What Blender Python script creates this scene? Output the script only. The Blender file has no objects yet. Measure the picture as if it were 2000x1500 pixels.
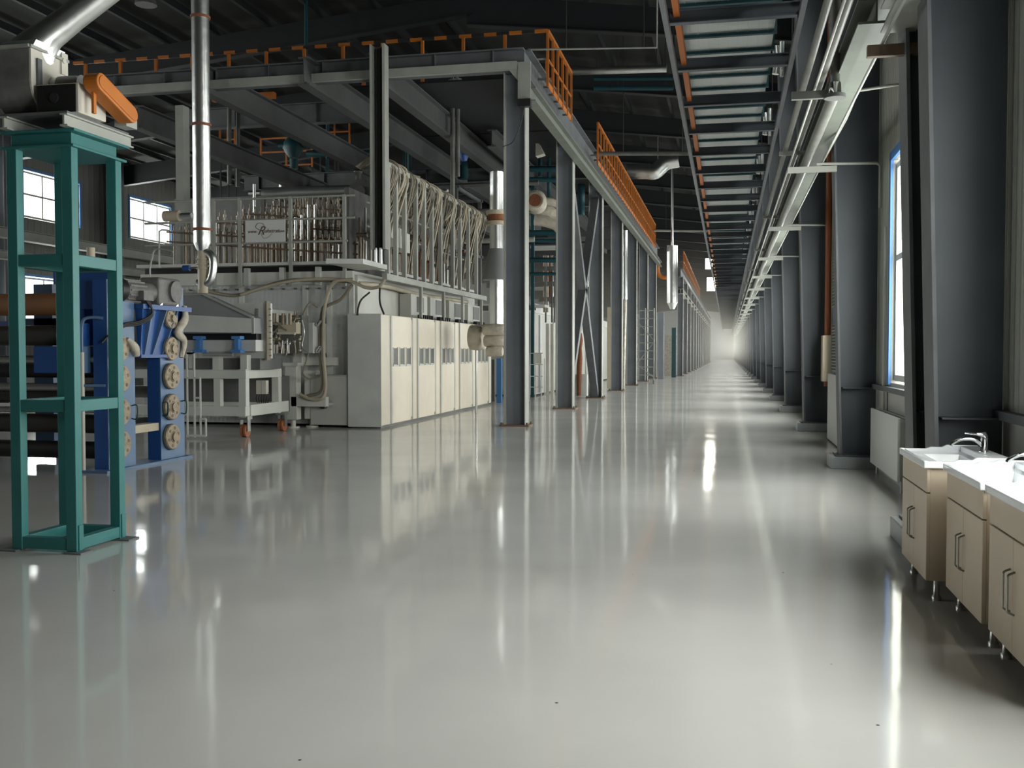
import bpy, math, random
from mathutils import Vector, Matrix
random.seed(4)
PI = math.pi
S = bpy.context.scene
COL = S.collection
# ------------------------------------------------------------------ camera, world, light, exposure
F_PX = 1944.0
EYE = Vector((0, 0, 1.45))
PHI = math.atan(62 / F_PX)
PSI = math.atan(420 / F_PX * math.cos(PHI))
cam_d = bpy.data.cameras.new('camera')
cam_d.sensor_width = 36; cam_d.lens = F_PX / 2000 * 36
cam_d.clip_end = 600; cam_d.clip_start = .05
cam = bpy.data.objects.new('camera', cam_d); COL.objects.link(cam)
cam.location = EYE
cam.rotation_euler = (PI / 2 - PHI, 0, PSI)
S.camera = cam
w = bpy.data.worlds.new('overcast'); S.world = w; w.use_nodes = True
wn = w.node_tree.nodes['Background']
wn.inputs[0].default_value = (.97, .985, 1.0, 1)
wn.inputs[1].default_value = 2.0
w.cycles.sampling_method = 'NONE'
# daylight: one rectangle of overcast sky just outside every window opening, the size of the opening
SKY_L = 12.0
_sky = {}
def daylight(x, y, z0, z1, ww, side):
    k = (round(z1 - z0, 3), round(ww, 3))
    if k not in _sky:
        l = bpy.data.lights.new('window_daylight', 'AREA'); l.shape = 'RECTANGLE'; l.size = z1 - z0; l.size_y = ww
        l.energy = SKY_L * PI * (z1 - z0) * ww; l.color = (1.0, .99, .965); _sky[k] = l
    o = bpy.data.objects.new('window_daylight', _sky[k]); COL.objects.link(o)
    o.location = (x + side * .24, y, (z0 + z1) / 2); o.rotation_euler = (0, side * PI / 2, 0)
S.view_settings.view_transform = 'Standard'; S.view_settings.look = 'None'
S.view_settings.gamma = 1; S.view_settings.use_curve_mapping = False
S.view_settings.exposure = 0.35
cy = S.cycles
cy.use_denoising = True
try: cy.denoiser = 'OPENIMAGEDENOISE'
except Exception: pass
cy.max_bounces = 7; cy.diffuse_bounces = 4; cy.glossy_bounces = 4; cy.transmission_bounces = 4
cy.transparent_max_bounces = 8; cy.caustics_reflective = False; cy.caustics_refractive = False
cy.sample_clamp_indirect = 6; cy.sample_clamp_direct = 0
cy.volume_step_rate = 4

# ------------------------------------------------------------------ helpers
FW = Vector((-math.sin(PSI), math.cos(PSI), 0)); RT = Vector((math.cos(PSI), math.sin(PSI), 0)); ZZ = Vector((0, 0, 1))
FV = FW * math.cos(PHI) - ZZ * math.sin(PHI); UV = FW * math.sin(PHI) + ZZ * math.cos(PHI)
def at(px, py, X=None, Y=None, Z=None):
    """surveying: the point of the place seen at a photo pixel on a known plane"""
    d = FV * F_PX + RT * (px - 1000) - UV * (py - 750)
    i, v = (0, X) if X is not None else (1, Y) if Y is not None else (2, Z)
    return EYE + d * ((v - EYE[i]) / d[i])
def wpos(o):
    p = Vector((0, 0, 0))
    while o is not None:
        p += o.location; o = o.parent
    return p
ORD = 'first second third fourth fifth sixth seventh eighth ninth tenth eleventh twelfth thirteenth fourteenth fifteenth sixteenth seventeenth eighteenth nineteenth twentieth'.split()
TEN = {2: 'twenty', 3: 'thirty', 4: 'forty'}
def nth(i):
    if i < 20: return ORD[i]
    n = i + 1; t, u = divmod(n, 10)
    return (TEN[t][:-1] + 'ieth') if u == 0 else TEN[t] + '-' + ORD[u - 1]

class MB:
    def __init__(s): s.v = []; s.f = []; s.sm = []; s.mi = []; s.m = 0
    def add(s, vs, fs, smooth=False):
        n = len(s.v); s.v += [Vector(v) for v in vs]
        for f in fs: s.f.append(tuple(n + i for i in f)); s.sm.append(smooth); s.mi.append(s.m)
        return s
    def box(s, x0, y0, z0, x1, y1, z1):
        x0, x1 = sorted((x0, x1)); y0, y1 = sorted((y0, y1)); z0, z1 = sorted((z0, z1))
        return s.add([(x0,y0,z0),(x1,y0,z0),(x1,y1,z0),(x0,y1,z0),(x0,y0,z1),(x1,y0,z1),(x1,y1,z1),(x0,y1,z1)],
            [(0,3,2,1),(4,5,6,7),(0,1,5,4),(1,2,6,5),(2,3,7,6),(3,0,4,7)])
    def bar(s, a, b, w_, h_, up=(0, 0, 1)):
        a = Vector(a); b = Vector(b); d = (b - a).normalized(); u = Vector(up)
        if abs(d.dot(u)) > .99: u = Vector((0, 1, 0))
        r = d.cross(u).normalized(); u = r.cross(d)
        vs = []
        for p in (a, b):
            for i, j in ((-1,-1),(1,-1),(1,1),(-1,1)): vs.append(p + r * (i * w_ / 2) + u * (j * h_ / 2))
        return s.add(vs, [(0,1,2,3),(7,6,5,4),(0,4,5,1),(1,5,6,2),(2,6,7,3),(3,7,4,0)])
    def ibeam(s, a, b, w_, h_, t=.02, tw=.014, up=(0, 0, 1)):
        a = Vector(a); b = Vector(b); d = (b - a).normalized(); u = Vector(up)
        r = d.cross(u).normalized(); u = r.cross(d)
        o = u * (h_ / 2 - t / 2)
        s.bar(a + o, b + o, w_, t, u); s.bar(a - o, b - o, w_, t, u)
        return s.bar(a, b, tw, h_ - 2 * t, u)
    def ring(s, c, d, r, n, u=None):
        d = Vector(d).normalized()
        if u is None: u = Vector((0, 0, 1)) if abs(d.z) < .95 else Vector((1, 0, 0))
        a = d.cross(u).normalized(); b = a.cross(d).normalized()
        return [Vector(c) + (a * math.cos(2*PI*i/n) + b * math.sin(2*PI*i/n)) * r for i in range(n)]
    def cyl(s, a, b, r, r2=None, n=20):
        return s.tube([a, b], r, n, r2)
    def tube(s, pts, r, n=10, r2=None, caps=True):
        pts = [Vector(p) for p in pts]; k = len(pts); vs = []; fs = []
        for i, p in enumerate(pts):
            d = (pts[min(i+1, k-1)] - pts[max(i-1, 0)])
            rr = r[i] if isinstance(r, (list, tuple)) else (r if r2 is None else r + (r2 - r) * i / (k - 1))
            if i == 0: u = Vector((0, 0, 1)) if abs(d.normalized().z) < .95 else Vector((1, 0, 0))
            a = d.cross(u).normalized(); u = a.cross(d).normalized()
            vs += [p + (a * math.cos(2*PI*j/n) + u * math.sin(2*PI*j/n)) * rr for j in range(n)]
        for i in range(k - 1):
            for j in range(n):
                fs.append((i*n + j, (i+1)*n + j, (i+1)*n + (j+1) % n, i*n + (j+1) % n))
        s.add(vs, fs, True)
        if caps:
            s.add(vs[:n], [tuple(range(n))]); s.add(vs[-n:], [tuple(reversed(range(n)))])
        return s
    def prism(s, poly, off):
        """polygon of 3-D points swept by off"""
        n = len(poly); off = Vector(off); p = [Vector(q) for q in poly]
        fs = [tuple(range(n)), tuple(reversed(range(n, 2*n)))]
        fs += [(i, n + i, n + (i+1) % n, (i+1) % n) for i in range(n)]
        return s.add(p + [q + off for q in p], fs)
    def build(s, name, mat, parent=None, bevel=0, **tags):
        base = wpos(parent) if parent is not None else Vector((0, 0, 0))
        me = bpy.data.meshes.new(name)
        me.from_pydata([v - base for v in s.v], [], s.f)
        mats = mat if isinstance(mat, (list, tuple)) else [mat]
        for m in mats: me.materials.append(M[m] if isinstance(m, str) else m)
        me.polygons.foreach_set('use_smooth', s.sm); me.polygons.foreach_set('material_index', s.mi)
        me.update()
        import bmesh
        bm = bmesh.new(); bm.from_mesh(me); bmesh.ops.recalc_face_normals(bm, faces=bm.faces); bm.to_mesh(me); bm.free()
        o = bpy.data.objects.new(name, me); COL.objects.link(o)
        if parent is not None: o.parent = parent
        if bevel:
            m = o.modifiers.new('bevel', 'BEVEL'); m.width = bevel; m.segments = 2; m.limit_method = 'ANGLE'
        for k, v in tags.items(): o[k] = v
        return o
def each(name, mt, parent, boxes, **kw):
    return [MB().box(*b).build(name, mt, parent, **kw) for b in boxes]
def curve_pts(ps, sub=8):
    """Catmull-Rom through points"""
    ps = [Vector(p) for p in ps]; q = [ps[0] * 2 - ps[1]] + ps + [ps[-1] * 2 - ps[-2]]; out = []
    for i in range(1, len(q) - 2):
        for t in range(sub):
            t /= sub
            out.append(.5 * ((2*q[i]) + (q[i+1]-q[i-1])*t + (2*q[i-1]-5*q[i]+4*q[i+1]-q[i+2])*t*t + (3*q[i]-q[i-1]-3*q[i+1]+q[i+2])*t**3))
    return out + [ps[-1]]
def thing(name, label, cat, loc, group=None):
    o = bpy.data.objects.new(name, None); COL.objects.link(o); o.location = loc; o.empty_display_size = .2
    return tag(o, label, cat, group)
def tag(o, label, cat, group=None):
    o['label'] = label; o['category'] = cat
    if group: o['group'] = group
    return o
def struct(o): o['kind'] = 'structure'; return o
def clone(root, move, label=None, group=None, parent=None):
    r = root.copy(); COL.objects.link(r)
    if parent is None: r.location = root.location + Vector(move)
    else: r.parent = parent
    if label: r['label'] = label
    if group: r['group'] = group
    for ch in list(root.children): clone(ch, (0, 0, 0), parent=r)
    return r

# ------------------------------------------------------------------ materials
M = {}
def mat(name, col, rough=.5, metal=0., var=0., scale=3., bump=0., bscale=20., spec=.5):
    m = bpy.data.materials.new(name); m.use_nodes = True; nt = m.node_tree; b = nt.nodes['Principled BSDF']
    b.inputs['Base Color'].default_value = (*col, 1); b.inputs['Roughness'].default_value = rough
    b.inputs['Metallic'].default_value = metal; b.inputs['Specular IOR Level'].default_value = spec
    tc = nt.nodes.new('ShaderNodeNewGeometry')
    if var:
        n = nt.nodes.new('ShaderNodeTexNoise'); n.inputs['Scale'].default_value = scale; n.inputs['Detail'].default_value = 5
        nt.links.new(tc.outputs['Position'], n.inputs['Vector'])
        r = nt.nodes.new('ShaderNodeValToRGB'); r.color_ramp.elements[0].position = .3; r.color_ramp.elements[1].position = .7
        r.color_ramp.elements[0].color = (*[c * (1 - var) for c in col], 1)
        r.color_ramp.elements[1].color = (*[min(1, c * (1 + var * .5)) for c in col], 1)
        nt.links.new(n.outputs['Fac'], r.inputs['Fac']); nt.links.new(r.outputs['Color'], b.inputs['Base Color'])
    if bump:
        n = nt.nodes.new('ShaderNodeTexNoise'); n.inputs['Scale'].default_value = bscale
        nt.links.new(tc.outputs['Position'], n.inputs['Vector'])
        bp = nt.nodes.new('ShaderNodeBump'); bp.inputs['Strength'].default_value = bump; bp.inputs['Distance'].default_value = .02
        nt.links.new(n.outputs['Fac'], bp.inputs['Height']); nt.links.new(bp.outputs['Normal'], b.inputs['Normal'])
    M[name] = m
    return m
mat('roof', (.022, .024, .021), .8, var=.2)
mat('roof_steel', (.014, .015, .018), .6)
mat('column_blue', (.070, .082, .098), .5, var=.18, scale=1.2)
mat('post_blue', (.19, .205, .235), .45, var=.15, scale=1.5)
mat('edge_grey', (.36, .365, .33), .5, var=.12)
mat('beam_grey', (.12, .127, .135), .55, var=.2)
mat('joist_grey', (.085, .088, .088), .6, var=.15)
mat('dull_orange', (.33, .09, .012), .55)
mat('beam_green', (.15, .165, .14), .5, var=.15)
mat('primer_brown', (.20, .13, .09), .7, var=.3)
mat('cream', (.82, .74, .60), .42, var=.04)
mat('cream_grey', (.50, .50, .46), .45, var=.06)
mat('white_metal', (.62, .62, .57), .42, var=.06)
mat('grey_panel', (.60, .60, .57), .4, var=.08)
mat('dark_grey', (.13, .13, .125), .5, var=.15)
mat('hood_grey', (.24, .245, .25), .45, var=.06)
mat('black', (.012, .012, .012), .5)
mat('rubber', (.02, .02, .022), .6)
mat('silver', (.86, .87, .86), .31, 1., bump=.25, bscale=6)
mat('foil', (.62, .66, .65), .34, .75, bump=.35, bscale=5)
mat('chrome', (.85, .86, .88), .08, 1.)
mat('steel', (.5, .5, .48), .3, .9)
mat('rod', (.34, .28, .22), .4, .6, var=.3, scale=8)
mat('pale_rod', (.55, .50, .42), .4, .3, var=.3, scale=8)
mat('rust', (.25, .09, .04), .8, var=.3, scale=30)
mat('beige', (.52, .45, .33), .6, var=.1)
mat('pipe_grey', (.145, .145, .13), .45, var=.2, scale=5)
mat('lagging', (.55, .50, .41), .85, var=.2, scale=6, bump=.8, bscale=14)
mat('orange', (.50, .15, .018), .5, var=.1)
mat('teal', (.028, .16, .155), .42, var=.12)
mat('teal_dark', (.008, .06, .075), .5, var=.2)
mat('blue', (.018, .08, .28), .4, var=.1)
mat('blue_light', (.10, .175, .30), .4, var=.08)
mat('blue_frame', (.07, .22, .52), .45)
mat('gear', (.33, .27, .19), .5, .4, var=.3, scale=20)
mat('roller_brown', (.30, .14, .06), .5, var=.12)
mat('roller_dark', (.06, .055, .05), .4, .3)
mat('cast_grey', (.16, .155, .15), .5, var=.25, scale=12)
mat('cast_white', (.60, .57, .50), .45, var=.1)
mat('red_pipe', (.26, .07, .02), .5)
mat('cupboard', (.66, .55, .42), .5, var=.06, scale=2)
mat('ceramic', (.86, .88, .90), .12)
mat('handle', (.35, .34, .30), .3, .8)
mat('caster', (.35, .12, .05), .5)
mat('cable', (.22, .19, .14), .6, var=.2)
mat('cable_pale', (.42, .37, .28), .6, var=.2)
mat('concrete', (.32, .33, .32), .6, var=.15)
mat('radiator', (.62, .63, .60), .4)
mat('sign', (.62, .62, .60), .5)
mat('ink', (.10, .05, .03), .6)
mat('far_wall', (.72, .70, .64), .7)
mat('plinth', (.30, .32, .33), .3, var=.1)
def nodes(m): return m.node_tree, m.node_tree.nodes['Principled BSDF']
def ribs(name, col, pitch, axis='Y', depth=.6, rough=.55):
    m = mat(name, col, rough, var=.05); nt, b = nodes(m)
    g = nt.nodes.new('ShaderNodeNewGeometry'); sp = nt.nodes.new('ShaderNodeSeparateXYZ'); nt.links.new(g.outputs['Position'], sp.inputs[0])
    mm = nt.nodes.new('ShaderNodeMath'); mm.operation = 'MULTIPLY'; mm.inputs[1].default_value = 1 / pitch; nt.links.new(sp.outputs[axis], mm.inputs[0])
    fr = nt.nodes.new('ShaderNodeMath'); fr.operation = 'PINGPONG'; fr.inputs[1].default_value = .5; nt.links.new(mm.outputs[0], fr.inputs[0])
    rp = nt.nodes.new('ShaderNodeValToRGB'); rp.color_ramp.elements[0].position = .25; rp.color_ramp.elements[1].position = .4
    nt.links.new(fr.outputs[0], rp.inputs['Fac'])
    bp = nt.nodes.new('ShaderNodeBump'); bp.inputs['Strength'].default_value = depth; bp.inputs['Distance'].default_value = .03
    nt.links.new(rp.outputs['Color'], bp.inputs['Height']); nt.links.new(bp.outputs['Normal'], b.inputs['Normal'])
ribs('cladding', (.40, .40, .35), .12)
ribs('cladding_dark', (.17, .17, .155), .35)
ribs('cladding_end', (.17, .17, .155), .35, 'X')
# quilted sheet of the furnace front
m = mat('quilted', (.55, .56, .55), .4, .2); nt, b = nodes(m)
g = nt.nodes.new('ShaderNodeNewGeometry'); vo = nt.nodes.new('ShaderNodeTexVoronoi'); vo.inputs['Scale'].default_value = 11; vo.inputs['Randomness'].default_value = .15
nt.links.new(g.outputs['Position'], vo.inputs['Vector'])
bp = nt.nodes.new('ShaderNodeBump'); bp.inputs['Strength'].default_value = .5; bp.inputs['Distance'].default_value = .015
nt.links.new(vo.outputs['Distance'], bp.inputs['Height']); nt.links.new(bp.outputs['Normal'], b.inputs['Normal'])
# floor: glossy grey epoxy, slightly wavy, with scuffs and specks
m = mat('epoxy', (.46, .465, .44), .07, spec=.42); nt, b = nodes(m)
g = nt.nodes.new('ShaderNodeNewGeometry')
def noise(sc, det=3, st=(1, 1, 1), rough=.5):
    mp = nt.nodes.new('ShaderNodeMapping'); mp.inputs['Scale'].default_value = st; nt.links.new(g.outputs['Position'], mp.inputs['Vector'])
    n = nt.nodes.new('ShaderNodeTexNoise'); n.inputs['Scale'].default_value = sc; n.inputs['Detail'].default_value = det; n.inputs['Roughness'].default_value = rough
    nt.links.new(mp.outputs[0], n.inputs['Vector']); return n
nb = noise(.7, 4)
r1 = nt.nodes.new('ShaderNodeValToRGB'); r1.color_ramp.elements[0].position = .3; r1.color_ramp.elements[1].position = .72
r1.color_ramp.elements[0].color = (.49, .48, .455, 1); r1.color_ramp.elements[1].color = (.57, .56, .535, 1)
nt.links.new(nb.outputs['Fac'], r1.inputs['Fac'])
vs = nt.nodes.new('ShaderNodeTexVoronoi'); vs.inputs['Scale'].default_value = 2.3; nt.links.new(g.outputs['Position'], vs.inputs['Vector'])
r2 = nt.nodes.new('ShaderNodeValToRGB'); r2.color_ramp.elements[0].position = .014; r2.color_ramp.elements[1].position = .022
r2.color_ramp.elements[0].color = (.12, .1, .08, 1); r2.color_ramp.elements[1].color = (1, 1, 1, 1)
nt.links.new(vs.outputs['Distance'], r2.inputs['Fac'])
mx = nt.nodes.new('ShaderNodeMix'); mx.data_type = 'RGBA'; mx.blend_type = 'MULTIPLY'; mx.inputs['Factor'].default_value = 1
nt.links.new(r1.outputs['Color'], mx.inputs['A']); nt.links.new(r2.outputs['Color'], mx.inputs['B'])
nt.links.new(mx.outputs['Result'], b.inputs['Base Color'])
nr = noise(1.4, 5)
r3 = nt.nodes.new('ShaderNodeMapRange'); r3.inputs['To Min'].default_value = .03; r3.inputs['To Max'].default_value = .13
nt.links.new(nr.outputs['Fac'], r3.inputs['Value']); nt.links.new(r3.outputs[0], b.inputs['Roughness'])
nw = noise(2.2, 2, (1, .8, 1), .4)
bp = nt.nodes.new('ShaderNodeBump'); bp.inputs['Strength'].default_value = .14; bp.inputs['Distance'].default_value = .012
nt.links.new(nw.outputs['Fac'], bp.inputs['Height']); nt.links.new(bp.outputs['Normal'], b.inputs['Normal'])
# gloss laid over the diffuse coat by a Fresnel mix that levels off at low angles (for even denoising)
out = nt.nodes['Material Output']; df = nt.nodes.new('ShaderNodeBsdfDiffuse'); gl = nt.nodes.new('ShaderNodeBsdfGlossy'); fr = nt.nodes.new('ShaderNodeFresnel')
fr.inputs['IOR'].default_value = 1.5; mn = nt.nodes.new('ShaderNodeMath'); mn.operation = 'SMOOTH_MIN'; mn.inputs[1].default_value = .50; mn.inputs[2].default_value = .10
ms = nt.nodes.new('ShaderNodeMixShader')
nt.links.new(mx.outputs['Result'], df.inputs['Color']); nt.links.new(r3.outputs[0], gl.inputs['Roughness']); gl.inputs['Color'].default_value = (.96, .97, .97, 1)
nt.links.new(bp.outputs['Normal'], gl.inputs['Normal']); nt.links.new(fr.outputs[0], mn.inputs[0]); nt.links.new(mn.outputs[0], ms.inputs[0])
nt.links.new(df.outputs[0], ms.inputs[1]); nt.links.new(gl.outputs[0], ms.inputs[2]); nt.links.new(ms.outputs[0], out.inputs['Surface'])
nt.nodes.remove(b)
# window glass: thin pane
m = bpy.data.materials.new('glass'); m.use_nodes = True; nt = m.node_tree; nt.nodes.clear()
o_ = nt.nodes.new('ShaderNodeOutputMaterial'); t_ = nt.nodes.new('ShaderNodeBsdfTransparent'); g_ = nt.nodes.new('ShaderNodeBsdfGlossy')
t_.inputs[0].default_value = (.95, .97, .96, 1); g_.inputs['Roughness'].default_value = .02
mxs = nt.nodes.new('ShaderNodeMixShader'); mxs.inputs[0].default_value = .06
nt.links.new(t_.outputs[0], mxs.inputs[1]); nt.links.new(g_.outputs[0], mxs.inputs[2]); nt.links.new(mxs.outputs[0], o_.inputs['Surface'])
M['glass'] = m

# ------------------------------------------------------------------ the hall
XR, XL, Y0, Y1 = 1.83, -25.0, -7.0, 202.0
NB = 33
BAY = [7.1 + 6 * k for k in range(-2, NB)]
struct(MB().box(XL, Y0, -.2, XR + .4, Y1, 0).build('floor', 'epoxy'))
RX, RZ, EZ, LZ = -6.6, 10.9, 9.65, 9.3       # ridge and eaves of the roof
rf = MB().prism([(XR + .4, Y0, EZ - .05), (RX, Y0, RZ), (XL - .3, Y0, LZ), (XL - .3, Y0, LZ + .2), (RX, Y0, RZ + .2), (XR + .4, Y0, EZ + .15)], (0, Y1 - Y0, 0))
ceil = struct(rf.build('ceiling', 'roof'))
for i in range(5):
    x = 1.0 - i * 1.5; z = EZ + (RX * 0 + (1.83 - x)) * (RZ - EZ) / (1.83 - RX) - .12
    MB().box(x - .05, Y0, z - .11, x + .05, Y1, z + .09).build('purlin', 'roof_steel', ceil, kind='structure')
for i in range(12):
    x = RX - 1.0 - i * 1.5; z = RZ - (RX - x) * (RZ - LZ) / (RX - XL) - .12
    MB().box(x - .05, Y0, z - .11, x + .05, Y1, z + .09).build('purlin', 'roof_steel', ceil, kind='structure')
# right wall with a window in every bay
WZ0, WZ1, WW = 1.10, 3.62, 3.2
wins = [y + 3.3 for y in BAY[1:-1]]          # window centres; the bays run column to column
wl = MB(); wu = MB()
wl.box(XR, Y0, 0, XR + .25, Y1, 1.0)
UZ0, UZ1, UW = 6.6, 7.6, 3.2  # mostly hidden high window row, added to bring more light to the floor
wu.box(XR, Y0, WZ1, XR + .25, Y1, UZ0); wu.box(XR, Y0, UZ1, XR + .25, Y1, EZ)
ys = [Y0]
for c in wins[1:]: ys += [c - UW / 2, c + UW / 2]
ys.append(Y1)
for i in range(0, len(ys), 2): wu.box(XR, ys[i], UZ0, XR + .25, ys[i + 1], UZ1)
ys = [Y0]
for c in wins: ys += [c - WW / 2, c + WW / 2]
ys.append(Y1)
for i in range(0, len(ys), 2): wu.box(XR, ys[i], 1.0, XR + .25, ys[i + 1], WZ1)
for c in wins: wl.box(XR, c - WW / 2, 1.0, XR + .25, c + WW / 2, WZ0)
wr = struct(wu.build('wall_right', 'cladding'))
wl.build('wall_base', 'cream_grey', wr, kind='structure')
MB().box(XR - .07, Y0, 1.0, XR, Y1, 1.06).build('wall_ledge', 'beam_grey', wr, kind='structure')
def make_window(idx, c, x, zz0, zz1, ww, side, src=None):
    if src is not None:
        o = clone(src, (x - src.location.x, c - src.location.y, zz0 - src.location.z)); o.name = 'window_%d' % idx
        return o
    r = bpy.data.objects.new('window_%d' % idx, None); COL.objects.link(r); r.location = (x, c, zz0); struct(r)
    fr = MB(); d = .06
    a, b_ = c - ww / 2, c + ww / 2
    fr.box(x - side * .03, a - .10, zz0 - .02, x, a, zz1 + .08); fr.box(x - side * .03, b_, zz0 - .02, x, b_ + .10, zz1 + .08)
    fr.box(x - side * .03, a - .10, zz1, x, b_ + .10, zz1 + .10)
    fr.build('window_surround', 'blue_frame', r, kind='structure')
    s_ = MB(); xi0, xi1 = x + side * .031, x + side * .085
    n = 3; zt = zz0 + (zz1 - zz0) * (.56 if zz1 - zz0 > 2 else .5)
    for k in range(n + 1):
        yy = a + .04 + (ww - .08) * k / n
        s_.box(xi0, yy - .035, zz0 + .03, xi1, yy + .035, zz1 - .04)
    for zz in (zz0 + .06, zt, zz1 - .07): s_.box(xi0, a + .04, zz - .035, xi1, b_ - .04, zz + .035)
    s_.build('sash', 'white_metal', r, kind='structure')
    MB().box(x + side * .055, a + .04, zz0 + .03, x + side * .061, b_ - .04, zz1 - .04).build('pane', 'glass', r, kind='structure')
    return r
src = None; wi = 1
for c in wins:
    o = make_window(wi, c, XR, WZ0, WZ1, WW, 1, src); src = src or o; wi += 1
    daylight(XR, c, WZ0, WZ1, WW, 1)
src = None
for c in wins[1:]:  # added high row, there for its daylight
    o = make_window(wi, c, XR, UZ0, UZ1, UW, 1, src); src = src or o; wi += 1
    daylight(XR, c, UZ0, UZ1, UW, 1)
# left wall, two rows of windows
LW = [33.35 + 6.6 * k for k in range(-4, 9)]
lw = MB()
for z0, z1 in ((0, 2.5), (4.3, 6.35), (8.08, LZ)): lw.box(XL - .25, Y0, z0, XL, Y1, z1)
for z0, z1 in ((2.5, 4.3), (6.35, 8.08)):
    ys = [Y0]
    for c in (LW if z0 > 5 else LW[:5]): ys += [c - 1.6, c + 1.6]
    ys.append(Y1)
    for i in range(0, len(ys), 2): lw.box(XL - .25, ys[i], z0, XL, ys[i + 1], z1)
struct(lw.build('wall_left', 'cladding_dark'))
src = None
for c in LW:
    o = make_window(wi, c, XL, 6.35, 8.08, 3.2, -1, src); src = src or o; wi += 1
    daylight(XL, c, 6.35, 8.08, 3.2, -1)
    if c < 34:
        o = make_window(wi, c, XL, 2.5, 4.23, 3.2, -1, src); wi += 1
        daylight(XL, c, 2.5, 4.23, 3.2, -1)
# end wall (far) and the wall behind the camera
fw_ = MB().box(XL - .25, Y1, 0, XR + .25, Y1 + .25, 12); struct(fw_.build('wall_far', 'far_wall'))
bw = MB().box(XL - .25, Y0 - .25, 0, XR + .25, Y0, 12)
struct(bw.build('wall_rear', 'cladding_end'))
# ------------------------------------------------------------------ right row of deep steel columns
def right_column(y, label, plinth=True, y_pl=None):
    t = thing('steel_column', label, 'column', (1.6, y, 0), 'deep blue-grey columns along the window wall')
    wb = MB(); n = 6
    poly = [(1.41, y - .01, .16), (XR - .01, y - .01, .16), (XR - .01, y - .01, 8.75), (1.16, y - .01, 8.75)]
    wb.prism(poly, (0, .02, 0)); wb.build('web', 'column_blue', t)
    fl = MB(); fl.prism([(1.385, y - .17, .16), (1.41, y - .17, .16), (1.16, y - .17, 8.75), (1.135, y - .17, 8.75)], (0, .34, 0))
    fl.build('flange', 'beam_grey', t)
    ba = MB().box(1.33, y - .2, .15, XR - .01, y + .2, .175)
    ba.box(1.41, y - .16, 1.0, XR - .01, y + .16, 1.012)
    ba.build('base_plate', 'column_blue', t)
    return t
c0 = right_column(13.1, 'second deep blue-grey column along the window wall, beyond the first window')
k = 0
pl = MB().box(1.27, 12.9, 0, XR, 13.4, .155).build('column_plinth', 'plinth', bevel=.008)
tag(pl, 'low grey plinth under the second window-wall column', 'plinth', 'low plinths under the window-wall columns')
for i, y in enumerate(BAY):
    if i == 3: continue
    n = i - 2
    if y < 0: lab = 'blue-grey column on the window wall behind the camera, %s from the rear' % ORD[i]
    else: lab = '%s deep blue-grey column along the window wall, counted from the sinks' % nth(max(0, n)) if n != 0 else 'nearest deep blue-grey column on the window wall, beside the sinks'
    clone(c0, (0, (7.27 if n == 0 else y) - 13.1, 0), lab)
    if n != 0:
        p = pl.copy(); COL.objects.link(p); p.location.y = y - 13.1
        p['label'] = ('low grey plinth under the %s window-wall column' % nth(n)) if n > 0 else 'low grey plinth behind the camera, %s from the rear' % ORD[i]
clone(c0, (0, 8.07 - 13.1, 0), 'twin blue-grey column standing just behind the nearest window-wall column')
tag(MB().box(1.27, 6.85, 0, XR, 8.3, .155).build('column_plinth', 'plinth', bevel=.008), 'long grey plinth under the nearest twin window-wall columns, behind the sinks', 'plinth', 'low plinths under the window-wall columns')
# rafters
def rafter(y, label):
    t = MB(); h = .55
    for (xa, za), (xb, zb) in (((XR, EZ - .2), (RX, RZ - .22)), ((RX, RZ - .22), (XL, LZ - .2))):
        t.prism([(xa, y - .01, za), (xb, y - .01, zb), (xb, y - .01, zb - h - .25), (xa, y - .01, za - h)], (0, .02, 0))
        t.prism([(xa, y - .13, za - h), (xb, y - .13, zb - h - .25), (xb, y - .13, zb - h - .28), (xa, y - .13, za - h - .03)], (0, .26, 0))
    return tag(t.build('roof_rafter', 'roof_steel'), label, 'rafter', 'dark rafters under the roof')
r0 = rafter(13.1, 'dark steel rafter over the second window-wall column')
for i, y in enumerate(BAY[2:]):
    if i == 1: continue
    r = r0.copy(); COL.objects.link(r); r.location.y = y - 13.1
    r['label'] = 'dark steel roof rafter over the %s window-wall column' % nth(i)
# left-wall columns, the ones beyond the roller machine
lc = thing('wall_column', 'blue-grey column against the far left wall, left of the first window', 'column', (XL + .4, 30.0, 0), 'columns against the far left wall')
MB().box(XL + .02, 29.9, 0, XL + .8, 29.93, 9.2).build('web', 'column_blue', lc)
MB().box(XL + .8, 29.75, 0, XL + .83, 30.1, 9.2).build('flange', 'beam_grey', lc)
for i, l in enumerate(('between the two left windows', 'right of the second left window', 'far behind the ovens')):
    clone(lc, (0, 6.6 * (i + 1), 0), 'blue-grey column against the far left wall, ' + l)
# pale longitudinal rail along the left wall under the windows
tag(MB().ibeam((XL + 1.0, 24, 5.5), (XL + 1.0, 90, 5.5), .4, .35).build('crane_rail', 'edge_grey'), 'pale crane rail running along the left wall between the window rows', 'crane rail')
tag(MB().ibeam((XL + 1.0, 24, 4.75), (XL + 1.0, 90, 4.75), .3, .3).build('wall_girt', 'edge_grey'), 'lower pale girt running along the left wall beneath the crane rail', 'girt')

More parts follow.
